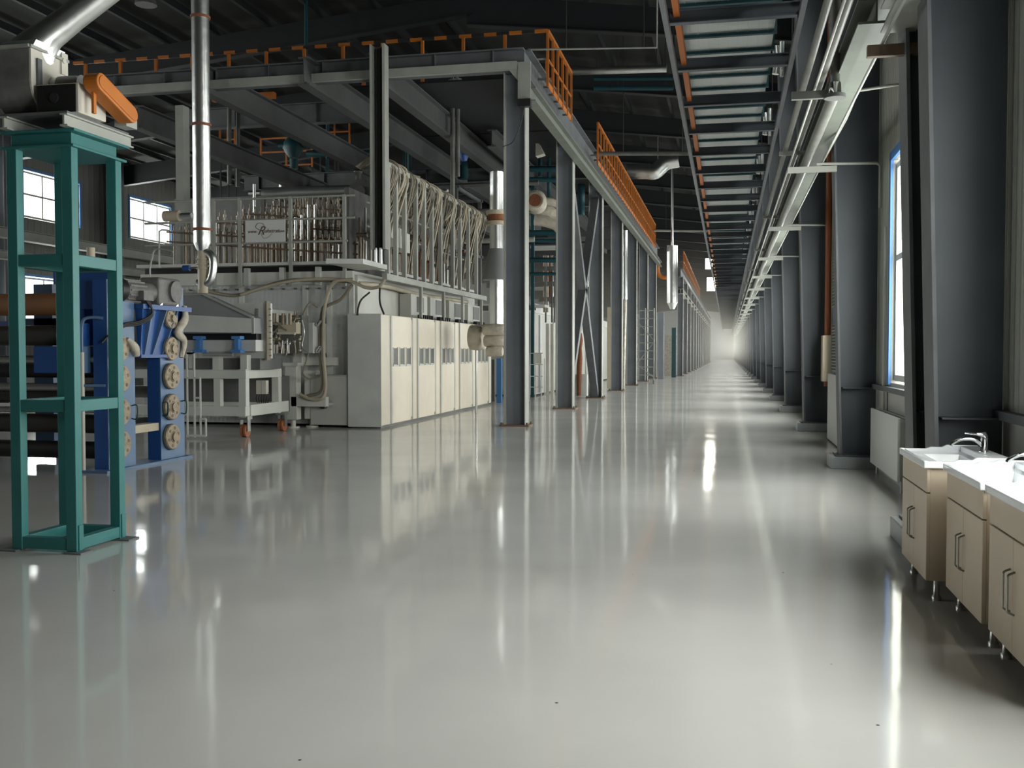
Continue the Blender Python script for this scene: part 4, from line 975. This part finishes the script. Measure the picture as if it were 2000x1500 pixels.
# supply pipe at the wall behind sinks
tag(MB().tube([(1.80, 6.25, .5), (1.80, 6.25, 2.9)], .012, 8).build('supply_pipe', 'edge_grey'), 'thin pale water pipe on the wall behind the middle sink', 'pipe')
tag(MB().cyl((1.79, 6.33, .45), (1.79, 6.33, 1.35), .018, n=10).build('rusty_pipe', 'primer_brown'), 'short brown pipe on the wall behind the middle sink', 'pipe')
# radiator
t = thing('radiator', 'flat white panel radiator under the first window, left of the sinks', 'radiator', (1.74, 11.6, .1))
MB().box(1.70, 10.7, .12, 1.73, 13.0 - .35, .78).build('front_panel', 'radiator', t, bevel=.008)
MB().box(1.78, 10.7, .12, 1.80, 12.65, .78).build('rear_panel', 'radiator', t)
m = MB()
for i in range(20): m.box(1.73, 10.75 + i * .095, .14, 1.78, 10.77 + i * .095, .77)
m.build('fins', 'radiator', t)
m = MB().cyl((1.76, 10.8, 0), (1.76, 10.8, .14), .015, n=8); m.cyl((1.76, 12.5, 0), (1.76, 12.5, .14), .015, n=8); m.build('feet', 'radiator', t)
tag(MB().box(1.775, 12.2, .55, 1.80, 12.29, 2.9).build('wall_trunking', 'cream_grey'), 'slim pale trunking running up the wall left of the first window', 'trunking')
# red pipe with beige box
t = thing('red_downpipe', 'rust-red vertical pipe in a beige sleeve box beside the third window-wall column', 'pipe', (1.66, 18.6, .8))
q = at(1616, 700, Y=18.6)
MB().cyl((q.x, 18.6, .84), (q.x, 18.6, 7.5), .055, n=16).build('pipe_run', 'red_pipe', t)
z0, z1 = at(1616, 745, Y=18.5).z, at(1616, 655, Y=18.5).z
MB().box(q.x - .10, 18.42, z0, q.x + .10, 18.72, z1).build('sleeve_box', 'beige', t, bevel=.006)
t = thing('wall_unit', 'tall pale wall unit with mesh grille just beyond the second window-wall column', 'cabinet', (1.7, 16.5, 0))
MB().box(1.64, 15.7, .02, 1.80, 17.3, 1.1).build('lower_panel', 'radiator', t, bevel=.006)
for z0, z1 in ((1.15, 1.9), (2.2, 3.0)):
    m = MB().box(1.68, 15.7, z0, 1.72, 15.75, z1); m.box(1.68, 17.2, z0, 1.72, 17.25, z1)
    for k in range(16):
        z = z0 + (z1 - z0) * k / 15; m.box(1.69, 15.7, z - .008, 1.705, 17.25, z + .008)
    for k in range(12): m.box(1.69, 15.75 + k * .13, z0, 1.70, 15.765 + k * .13, z1)
    m.build('mesh_grille', 'edge_grey', t)
MB().box(1.73, 15.7, 1.1, 1.80, 17.3, 3.1).build('backing', 'beam_grey', t)  # plate added to shut out the bright window behind the mesh

# ------------------------------------------------------------------ overhead rack above the aisle
t = thing('overhead_rack', 'long dark ladder-like steel rack hanging over the aisle', 'rack', (0, 60, 5.3)); rack_t = t
RZk = 5.3
m = MB().bar((-.72, 3.0, RZk), (-.72, 170, RZk), .06, .10); m.build('left_rail', 'beam_grey', t, label='pale grey side rail')
m = MB().bar((.80, 3.0, RZk), (.80, 170, RZk), .06, .10); m.build('right_rail', 'beam_grey', t)
for i in range(82):
    y = 5.9 + i * 2.0
    MB().ibeam((-.68, y, RZk + .06), (.80, y, RZk + .06), .10, .16, .012).build('rung_beam', 'column_blue' if i > 0 else 'column_blue', t)
t = thing('foil_duct', 'wide silvery foil-clad duct lying on the overhead rack', 'duct', (0, 60, 5.9))
MB().box(-.60, 3.0, 5.72, .58, 60, 6.15).build('duct_shell', 'foil', t)
m = MB(); y = 3.75
while y < 59: m.box(-.64, y, 5.68, .62, y + .07, 6.19); m.box(-.64, y + .75, 5.68, .62, y + .82, 6.19); y += 2.0
m.build('duct_band', 'teal_dark', t, kind='stuff')
m = MB(); 
for k in range(9): m.box(-.60 + k * .13 + .06, 3.0, 5.714, -.60 + k * .13 + .066, 60, 5.72)
m.build('tile_seam', 'grey_panel', t, kind='stuff')
for i in range(12):
    y = 6.6 + i * 4.0
    t2 = thing('duct_strap', 'bright silver strap hanger at the right side of the foil duct, %s along the aisle' % nth(i), 'hanger', (.66, y, 5.5), 'silver strap hangers of the foil duct')
    m = MB().tube([(.64, y, 5.36), (.66, y, 5.5), (.64, y, 5.75)], .05, 10); m.tube([(.74, y + .3, 5.4), (.74, y + .3, 5.9)], .03, 8); m.build('strap', 'silver', t2)
tag(MB().bar((-.60, 3, 5.42), (-.60, 60, 5.42), .07, .12).build('orange_conduit', 'dull_orange'), 'orange conduit running inside the left rail of the overhead rack', 'conduit')
for i in range(26):
    for x in (-.72, .8): MB().cyl((x, 13.5 + i * 6, RZk), (x, 13.5 + i * 6, 10.0 if x < 0 else 9.8), .012, n=6).build('hanger_rod', 'roof_steel', rack_t)
# wall-side pipes and beam
def run(name, x, z, r, y0, y1, m_, label, cat='pipe', grp='pipes running along the window wall'):
    return tag(MB().cyl((x, y0, z), (x, y1, z), r, n=14).build(name, m_), label, cat, grp)
run('service_pipe', .70, 4.0, .032, 3, 150, 'pipe_grey', 'leftmost grey pipe of the bundle right of the overhead rack')
run('service_pipe', .84, 4.0, .04, 3, 150, 'pipe_grey', 'second grey pipe of the bundle right of the overhead rack')
run('main_pipe', .95, 3.83, .055, 9.7, 150, 'pipe_grey', 'thicker grey pipe running off behind the round flange')
run('thin_conduit', 1.13, 3.78, .012, 5, 150, 'edge_grey', 'thin pale conduit along the window-wall columns', 'conduit')
run('thin_conduit', .77, 3.86, .012, 5, 150, 'edge_grey', 'thin pale conduit under the grey pipe bundle', 'conduit')
tag(MB().ibeam((1.10, 8.1, 4.06), (1.10, 160, 4.06), .27, .2, .02).build('wall_beam', 'beam_green'), 'long pale green beam running beside the window-wall columns', 'beam')
tag(MB().ibeam((1.24, 2.5, 3.95), (1.24, 8.0, 3.95), .25, .2, .02).build('near_wall_beam', 'edge_grey'), 'short near pale beam above the nearest window-wall column', 'beam')
t = thing('flanged_pipe', 'grey vertical pipe ending in a round dark flange high at the right', 'pipe', (.92, 9.5, 3.8))
q = at(1631, 188, Y=9.5)
MB().cyl((q.x, 9.5, q.z + .02), (q.x, 9.5, 7.5), .042, n=18).build('pipe_run', 'pipe_grey', t)
MB().cyl((q.x, 9.5, q.z - .02), (q.x, 9.5, q.z + .015), .095, n=28).build('flange', 'dark_grey', t)
MB().cyl((q.x, 9.5, q.z + .015), (q.x, 9.5, q.z + .12), .055, n=20).build('collar', 'chrome', t)
tag(MB().bar((q.x - .38, 9.5, q.z + .02), (q.x - .08, 9.5, q.z + .02), .05, .07).build('pipe_bracket', 'pipe_grey'), 'short grey bracket left of the round flange', 'bracket')
tag(MB().bar((1.02, 8.0, 3.72), (1.42, 8.0, 3.72), .06, .085).build('rusty_channel', 'primer_brown'), 'rusty brown channel bracket at the top of the nearest window-wall column', 'bracket')
# brackets, clamps and conduit drops at the columns
first = None
for i in range(20):
    y = 12.85 + 6 * i
    lab = 'pale bracket strut carrying the pipes at the %s window-wall column' % nth(i + 1)
    if first is None:
        first = thing('pipe_bracket', lab, 'bracket', (1.0, y, 3.7), 'pipe brackets at the window-wall columns')
        MB().bar((.72, y, 3.70), (1.30, y, 3.70), .05, .07).build('strut', 'edge_grey', first)
        MB().bar((.62, y + .1, 3.93), (.92, y + .1, 3.93), .05, .05).build('upper_strut', 'pipe_grey', first)
        MB().bar((.98, y - .6, 4.2), (1.28, y - .6, 4.2), .08, .08).build('clamp', 'dark_grey', first)
        co = MB().tube([(1.06, y - .05, 3.76), (1.76, y - .05, 3.74), (1.80, y - .05, 3.70), (1.80, y - .05, 3.2)], .018, 8)
        co.build('conduit_drop', 'edge_grey', first)
    else: clone(first, (0, 6 * i, 0), lab)
q = at(1676, 177, Y=11.0)
tag(MB().tube([(q.x, 11.0, q.z), (1.70, 11.0, q.z + .04), (1.78, 11.0, q.z + .03)], .016, 8).tube([(q.x, 11.0, q.z), (q.x - .05, 11.6, q.z - .15), (1.14, 12.6, 3.8)], .016, 8).build('bent_conduit', 'edge_grey'), 'bent pale conduit reaching the wall between the two nearest window-wall columns', 'conduit')

# ------------------------------------------------------------------ pipes between platform and rack
def hpipe(name, y, pa, pb, r, m_, label, cat='pipe', extra=None):
    a = at(*pa, Y=y); b = at(*pb, Y=y); t = thing(name, label, cat, a, 'pipes crossing from the platform to the aisle rack')
    MB().tube([a, b] + ([b + Vector(extra)] if extra else []), r, 12).build('pipe_run', m_, t)
    for f in (.3, .9): c = a.lerp(b, f); MB().cyl(c, (c.x, c.y, 9.66 + (1.83 - c.x) / 8.43 * 1.25), .012, n=6).build('hanger', 'roof_steel', t)
    return t
hpipe('thin_pipe', 20.0, (1032, 97), (1283, 93), .02, 'edge_grey', 'thin pale pipe crossing high from the platform and turning up', extra=(0, 0, 2.5))
hpipe('crossing_pipe', 28.2, (1160, 300), (1352, 300), .06, 'pipe_grey', 'brown-grey pipe crossing level from the platform to the aisle rack')
hpipe('crossing_pipe', 50.0, (1262, 450), (1392, 452), .06, 'edge_grey', 'far thin pale pipe crossing level from the platform to the aisle rack')
hpipe('silver_crossing_duct', 26.0, (1108, 140), (1302, 134), .10, 'silver', 'silver duct crossing high behind the orange rail', 'duct')
hpipe('teal_crossing_pipe', 26.5, (1160, 154), (1315, 153), .05, 'teal_dark', 'upper dark teal pipe under the silver crossing duct')
hpipe('teal_crossing_pipe', 26.5, (1160, 172), (1315, 172), .06, 'teal_dark', 'lower dark teal pipe under the silver crossing duct')
q = lambda a, b, y: at(a, b, Y=y)
tag(MB().cyl(q(1285, 330, 40), (q(1285, 330, 40).x, 40, 10.6), .02, n=6).tube(curve_pts([q(1225, 335, 40), q(1262, 335, 40), q(1280, 335, 40), q(1300, 318, 40), q(1325, 312, 40)], 5), .30, 18).build('elbow_duct', 'silver'), 'wide silver elbow duct high between platform and aisle rack', 'duct')
t = thing('silver_downpipe', 'silver downpipe with wide lower sleeve left of the far dense columns', 'duct', q(1313, 600, 48))
MB().cyl(q(1313, 330, 48) + Vector((0, 0, .3)), q(1313, 480, 48), .06, n=12).build('slim_pipe', 'silver', t)
MB().cyl(q(1313, 480, 48), q(1313, 592, 48), .26, n=24).build('wide_sleeve', 'silver', t)
MB().tube([q(1313, 590, 48), q(1313, 604, 48)], [.26, .1], 24).build('cone', 'silver', t)
t = thing('silver_standpipe', 'bright silver standpipe between the fourth and fifth platform columns', 'duct', q(1221, 640, 38))
MB().cyl(q(1221, 450, 38), q(1221, 585, 38), .09, n=16).build('upper_run', 'silver', t)
MB().tube(curve_pts([q(1221, 585, 38), q(1221, 600, 38), q(1220, 640, 38), q(1218, 735, 38), q(1218, 764, 38)], 4), .06, 12).build('lower_run', 'pale_rod', t)
tag(MB().cyl(q(1148, 530, 33), q(1148, 560, 33), .05, n=12).build('silver_stub', 'silver'), 'small bright silver stub behind the cross brace', 'pipe')
tag(MB().tube(curve_pts([q(1284, 510, 56.8), q(1286, 535, 56.8), q(1296, 542, 56.8), q(1305, 540, 56.8)], 4), .12, 10).build('orange_elbow', 'orange'), 'small orange elbow pipe at the far end of the green beam', 'pipe')
# ------------------------------------------------------------------ plant behind the platform columns
t = thing('second_furnace', 'second pale furnace casing seen between the platform columns', 'furnace', (-7, 38, 0))
MB().box(-10, 32.0, .05, -6.2, 56, 2.75).build('shell', 'cream_grey', t)
MB().box(-10, 31.95, 2.75, -6.15, 56, 3.05).build('top_band', 'white_metal', t)
m = MB()
for i in range(8): m.box(-6.2, 33 + i * 2.8, .1, -6.15, 33.15 + i * 2.8, 2.7)
m.build('cover_strip', 'grey_panel', t)
m = MB()
for x in (-9.0, -8.2, -7.4, -6.6): m.box(x, 31.93, 2.82, x + .5, 31.96, 2.98)
m.build('vent_slot', 'dark_grey', t)
for i, (px0, px1, py0, py1, Y, m_, nm, lb) in enumerate((
    (1066, 1072, 632, 735, 30, 'cast_white', 'white_post', 'left slim white post between first and second platform columns'),
    (1075, 1081, 632, 735, 30, 'cast_white', 'white_post', 'right slim white post between first and second platform columns'),
    (970, 979, 700, 772, 27.8, 'blue_frame', 'blue_post', 'short bright blue post left of the nearest platform column base'),
    (960, 966, 702, 768, 28.5, 'dark_grey', 'dark_post', 'dark slim post beside the short blue post'),
    (1120, 1146, 731, 750, 33, 'grey_panel', 'grey_crate', 'grey box on the floor behind the cross brace'),
    (1186, 1194, 600, 745, 40, 'beige', 'tan_pipe', 'tan upright pipe behind the third and fourth platform columns'),
    (1286, 1296, 610, 720, 54, 'post_blue', 'blue_post', 'distant blue-green post right of the scaffold'),
    (1312, 1320, 640, 712, 58, 'teal_dark', 'teal_post', 'distant teal post near the dense far columns'),
    (1298, 1326, 655, 718, 62, 'pale_rod', 'pale_machine', 'distant pale machine beside the dense far columns'))):
    a = at(px0, py0, Y=Y); b = at(px1, py1, Y=Y)
    MBo = MB().box(a.x, Y, 0 if 'crate' not in nm else 0, b.x, Y + max(.1, (b.x - a.x)), a.z)
    tag(MBo.build(nm, m_), lb, nm.split('_')[-1] if nm.split('_')[-1] in ('post', 'crate', 'pipe', 'machine') else 'post')
# white trolley rack by the first columns
t = thing('trolley_rack', 'white wire trolley rack standing between the first and second platform columns', 'rack', (-5.2, 30, 0))
Y = 28.0; m = MB()
for px in (1034, 1046, 1057, 1064):
    a = at(px, 690 if px < 1060 else 700, Y=Y); m.cyl((a.x, Y, .04), (a.x, Y, a.z), .015, n=6)
for py in (690, 712, 735, 756):
    a = at(1034, py, Y=Y); b = at(1060, py, Y=Y); m.cyl(a, b, .015, n=6)
m.build('wire_frame', 'white_metal', t)
a = at(1042, 690, Y=Y); b = at(1058, 710, Y=Y); MB().box(a.x, Y, b.z, b.x, Y + .1, a.z).build('tray', 'white_metal', t)
# scaffold ladder
t = thing('scaffold_tower', 'pale wheeled scaffold ladder tower right of the fifth platform column', 'scaffold', (-3.6, 45, 0))
Y = 46.0; A_ = at(1243, 700, Y=Y).x; B_ = at(1277, 700, Y=Y).x; zt = at(1260, 602, Y=Y).z
for x in (A_, B_, (A_ + B_) / 2):
    MB().cyl((x, Y, .15), (x, Y, zt), .03, n=8).build('upright', 'edge_grey', t)
m = MB()
for k in range(9): z = .4 + k * (zt - .5) / 8; m.cyl((A_, Y, z), (B_, Y, z), .025, n=6)
m.build('rung', 'edge_grey', t)
m = MB(); m.cyl((A_, Y, 2.9), (B_, Y, 2.0), .02, n=6); m.cyl((A_, Y, .9), (B_, Y, 1.9), .02, n=6); m.cyl((A_, Y, .9), (B_, Y, .3), .02, n=6); m.build('diagonal', 'edge_grey', t)
for x in (A_, B_): MB().cyl((x - .04, Y, .08), (x + .04, Y, .08), .08, n=14).build('wheel', 'steel', t)
# insulated ends, valves and teal pipework
t = thing('insulated_drum', 'round cream insulated drum end behind the nearest platform column', 'drum', q(1044, 392, 27))
c = q(1046, 392, 27); MB().tube([c + Vector((-.1, .6, 0)), c + Vector((0, 0, 0)), c + Vector((.0, -.06, 0))], [.3, .3, .22], 26).build('shell', 'lagging', t)
MB().tube([c + Vector((0, -.05, 0)), c + Vector((0, -.09, 0))], .17, 24).build('ring', 'rust', t)
for i, (px, py, Y, r) in enumerate(((1072, 415, 28, .2), (1066, 432, 27, .16), (1078, 395, 29, .12))):
    c = q(px, py, Y); tag(MB().tube([c + Vector((-.3, 0, .05)), c, c + Vector((.25, .1, -.12)), c + Vector((.4, .1, -.3))], [r, r, r * .8, r * .6], 14).build('lagged_elbow', 'lagging'), '%s lumpy lagged elbow behind the nearest platform column' % ('large', 'lower', 'upper small')[i], 'pipe', 'lagged elbows')
tl = [((1035, 330), (1090, 330), 29, .09), ((1035, 350), (1090, 352), 29, .07), ((1055, 250), (1055, 345), 29.5, .06), ((1072, 300), (1072, 420), 30, .06), ((1035, 455), (1088, 455), 30, .09), ((1035, 470), (1088, 470), 30, .06), ((1035, 508), (1088, 508), 31, .08), ((1035, 535), (1088, 535), 31, .05), ((1125, 340), (1155, 340), 33, .09), ((1135, 360), (1135, 420), 33, .12),
    ((600, 300), (740, 300), 33, .12), ((574, 270), (574, 330), 32, .14), ((640, 60), (640, 310), 33, .06), ((598, 0), (598, 110), 24, .05), ((790, 260), (990, 262), 34, .12), ((800, 290), (980, 292), 33, .06), ((905, 265), (905, 350), 30, .15), ((800, 260), (800, 340), 31, .07), ((700, 360), (760, 330), 33, .08), ((1010, 0), (1010, 5), 30, .02)]
t = thing('teal_pipework', 'dark teal pipework on slim posts filling the depth of the plant behind the platform', 'pipework', (-5, 31, 0))
for i, (a, b, Y, r) in enumerate(tl[:-1]):
    MB().cyl(q(*a, Y), q(*b, Y), r, n=12).build('teal_pipe', 'teal_dark', t)
for px, Y in ((1040, 31.4), (1088, 33), (640, 33.2), (740, 33.2), (790, 33.6)):
    p = q(px, 600, Y); MB().box(p.x - .05, Y, 0, p.x + .05, Y + .1, 8.6).build('post', 'teal_dark', t)
t = thing('teal_pump', 'dark teal pump body under the joists left of centre', 'pump', q(573, 290, 30))
c = q(573, 290, 30); m = MB().tube([c + Vector((0, 0, .45)), c + Vector((0, 0, .2)), c, c + Vector((0, 0, -.3))], [.1, .3, .34, .14], 16); m.cyl(c + Vector((-.5, 0, .1)), c + Vector((.5, 0, .1)), .09); m.build('body', 'teal_dark', t)
t = thing('blue_valve', 'blue valve body behind the paired gas pipes', 'valve', q(905, 285, 26))
c = q(906, 285, 26); m = MB().tube([c + Vector((0, 0, .3)), c + Vector((0, 0, .1)), c + Vector((0, 0, -.15)), c + Vector((0, 0, -.4))], [.06, .15, .17, .08], 14); m.build('body', 'blue', t)
# white chutes between columns
for i, (x0, y0, x1, y1, x2, y2, x3, y3, Y) in enumerate(((1046, 280, 1052, 280, 1062, 300, 1046, 305, 26),)):
    tag(MB().prism([q(x0, y0, Y), q(x1, y1, Y), q(x2, y2, Y), q(x3, y3, Y)], (0, .3, 0)).build('white_hopper', 'cast_white'), 'small white hopper right of the nearest platform column', 'hopper')
# platforms and rack shelves seen between columns
for i, (px0, px1, py, Y) in enumerate(((1036, 1088, 485, 33), (1036, 1064, 600, 31.5), (1036, 1066, 565, 33))):
    a = q(px0, py, Y); b = q(px1, py, Y)
    tag(MB().box(a.x, Y, a.z, b.x, Y + .8, a.z + .08).build('shelf_deck', 'grey_panel'), '%s grey shelf level seen between the first two platform columns' % ('upper', 'lower', 'middle')[i], 'shelf')
t = thing('tube_rack', 'brown rack of small valves and tubes between the first two platform columns', 'rack', q(1080, 620, 32))
for k in range(14):
    a = q(1064 + (k % 4) * 5, 520 + (k // 4) * 30, 32 + (k % 3) * .2); MB().cyl(a, a + Vector((0, 0, .35)), .05, n=8).build('valve', ['rod', 'pale_rod', 'rust', 'steel'][k % 4], t)
for px in (1066, 1078, 1083): a = q(px, 500, 32); b = q(px, 630, 32); MB().cyl(b, a, .03, n=8).build('upright', 'pipe_grey', t)
tag(MB().tube([q(1134, 650, 33), q(1133, 665, 33), q(1133, 680, 33), q(1132, 700, 33), (q(1131, 720, 33).x, 33, 0)], [.04, .10, .06, .10, .06], 12).build('red_hydrant', 'rust'), 'rusty red valve standpipe behind the cross brace', 'valve')
# dark block added behind the furnace to hide a bright left-wall window
tag(MB().box(-18.2, 30.5, 0, -10.8, 31.2, 6.6).build('rear_window_blocker', 'dark_grey'), 'tall dark block added deep behind the furnace roof to hide a window', 'machine')
t = thing('upper_walkway', 'dark upper walkway deep in the plant behind the joists', 'walkway', (-9, 36, 5.6))
MB().box(-16, 34, 5.2, -4.5, 38, 5.35).build('deck', 'roof_steel', t)
each('leg', 'teal_dark', t, [(-15.5 + k * 1.6, 34.05, 0, -15.42 + k * 1.6, 34.13, 5.3) for k in range(4)])
m = MB().box(-16, 33.9, 5.25, -4.5, 34.0, 5.4); m.build('edge', 'pipe_grey', t)
# piping skid on the furnace roof further back: a frame carrying headers and flanged spools
random.seed(11)
t = thing('piping_skid', 'dark piping skid crowded with flanged spools behind the furnace roof tubes', 'pipework', (-10, 28, 3.2))
m = MB()
for x in (-13.2, -11.2, -9.3, -7.4):
    for y in (26.9, 29.6): m.box(x - .05, y - .05, 3.2 if y < 27.5 else 0, x + .05, y + .05, 6.1)
m.build('upright', 'dark_grey', t)
for z in (4.35, 5.2, 6.05):
    m = MB()
    for y in (26.9, 29.6): m.bar((-13.3, y, z), (-7.3, y, z), .08, .08)
    for x in (-13.2, -11.2, -9.3, -7.4): m.bar((x, 26.9, z), (x, 29.6, z), .08, .08)
    m.build('shelf_frame', 'beam_grey', t)
for k in range(48):
    x = random.uniform(-13.1, -8.4); y = random.uniform(26.8, 29.4); z = random.choice((4.35, 5.2, 6.05)) + .1
    r = random.uniform(.05, .17); d = random.choice([Vector((0, 0, 1)), Vector((1, 0, 0)), Vector((1, 0, .3)).normalized()]) * random.uniform(.3, 1.0)
    c = Vector((x, y, z + (r if d.z < .1 else 0)))
    MB().tube([c, c + d * .1, c + d * .12, c + d * .88, c + d * .9, c + d], [r * 1.5, r * 1.5, r, r, r * 1.5, r * 1.5], 12).build('pipe_spool', random.choice(['pipe_grey', 'lagging', 'steel', 'silver', 'cable', 'rust', 'pale_rod', 'gear']), t)
for i, (y0, z) in enumerate(((27.0, 4.55), (27.2, 5.4), (27.6, 6.2))):
    MB().cyl((-14, y0, z), (-5.2, y0, z), .07, n=12).build('header_pipe', ['edge_grey', 'pipe_grey', 'steel'][i], t)
# pendant lamps (unlit)
def lamp(x, y, z, lab):
    t = thing('pendant_lamp', lab, 'lamp', (x, y, z), 'unlit pendant lamps')
    MB().tube([(x, y, z), (x, y, z + .1), (x, y, z + .28), (x, y, z + .36)], [.26, .24, .12, .07], 20).build('shade', 'cast_grey', t)
    MB().cyl((x, y, z + .36), (x, y, 9.9 if x > -3 else 10.4), .02, n=6).build('rod', 'roof_steel', t)
c = q(449, 22, 26); lamp(c.x, 26, c.z, 'unlit bell pendant lamp near the top edge, right of the silver flue')
c = q(285, 10, 22); lamp(c.x, 22, c.z, 'unlit bell pendant lamp at the top edge, left of the silver flue')

# two lit high-bay floodlights far down the aisle
lit = bpy.data.materials.new('lamp_glow'); lit.use_nodes = True; e_ = lit.node_tree.nodes['Principled BSDF']
e_.inputs['Emission Color'].default_value = (1, .93, .8, 1); e_.inputs['Emission Strength'].default_value = 14; M['lamp_glow'] = lit
for px0, px1, py0, py1, Y, lab in ((1381, 1398, 542, 568, 78, 'lower lit floodlight glowing white far down the aisle'), (1378, 1391, 505, 525, 80, 'upper lit floodlight glowing white far down the aisle, left of the rack')):
    a = q(px0, py0, Y); b = q(px1, py1, Y)
    t = thing('floodlight', lab, 'lamp', a, 'lit floodlights')
    MB().box(a.x - .04, Y, b.z - .04, b.x + .04, Y + .25, a.z + .04).build('housing', 'dark_grey', t)
    MB().box(a.x, Y - .02, b.z, b.x, Y, a.z).build('lens', 'lamp_glow', t)
    MB().cyl(((a.x + b.x) / 2, Y + .1, a.z), ((a.x + b.x) / 2, Y + .1, 10.2), .03, n=6).build('hanger', 'roof_steel', t)
# thin dusty haze in the far half of the aisle
hz = bpy.data.materials.new('haze'); hz.use_nodes = True; nt = hz.node_tree; nt.nodes.clear()
o_ = nt.nodes.new('ShaderNodeOutputMaterial'); v_ = nt.nodes.new('ShaderNodeVolumeScatter'); v_.inputs['Density'].default_value = .006; v_.inputs['Anisotropy'].default_value = .2
v_.inputs['Color'].default_value = (1, .93, .80, 1)
nt.links.new(v_.outputs[0], o_.inputs['Volume']); M['haze'] = hz
h = MB().box(-24.5, 55, .02, 1.74, 201.5, 8.0).build('dusty_haze', 'haze'); tag(h, 'faint dusty haze filling the far half of the hall', 'haze'); h['kind'] = 'stuff'
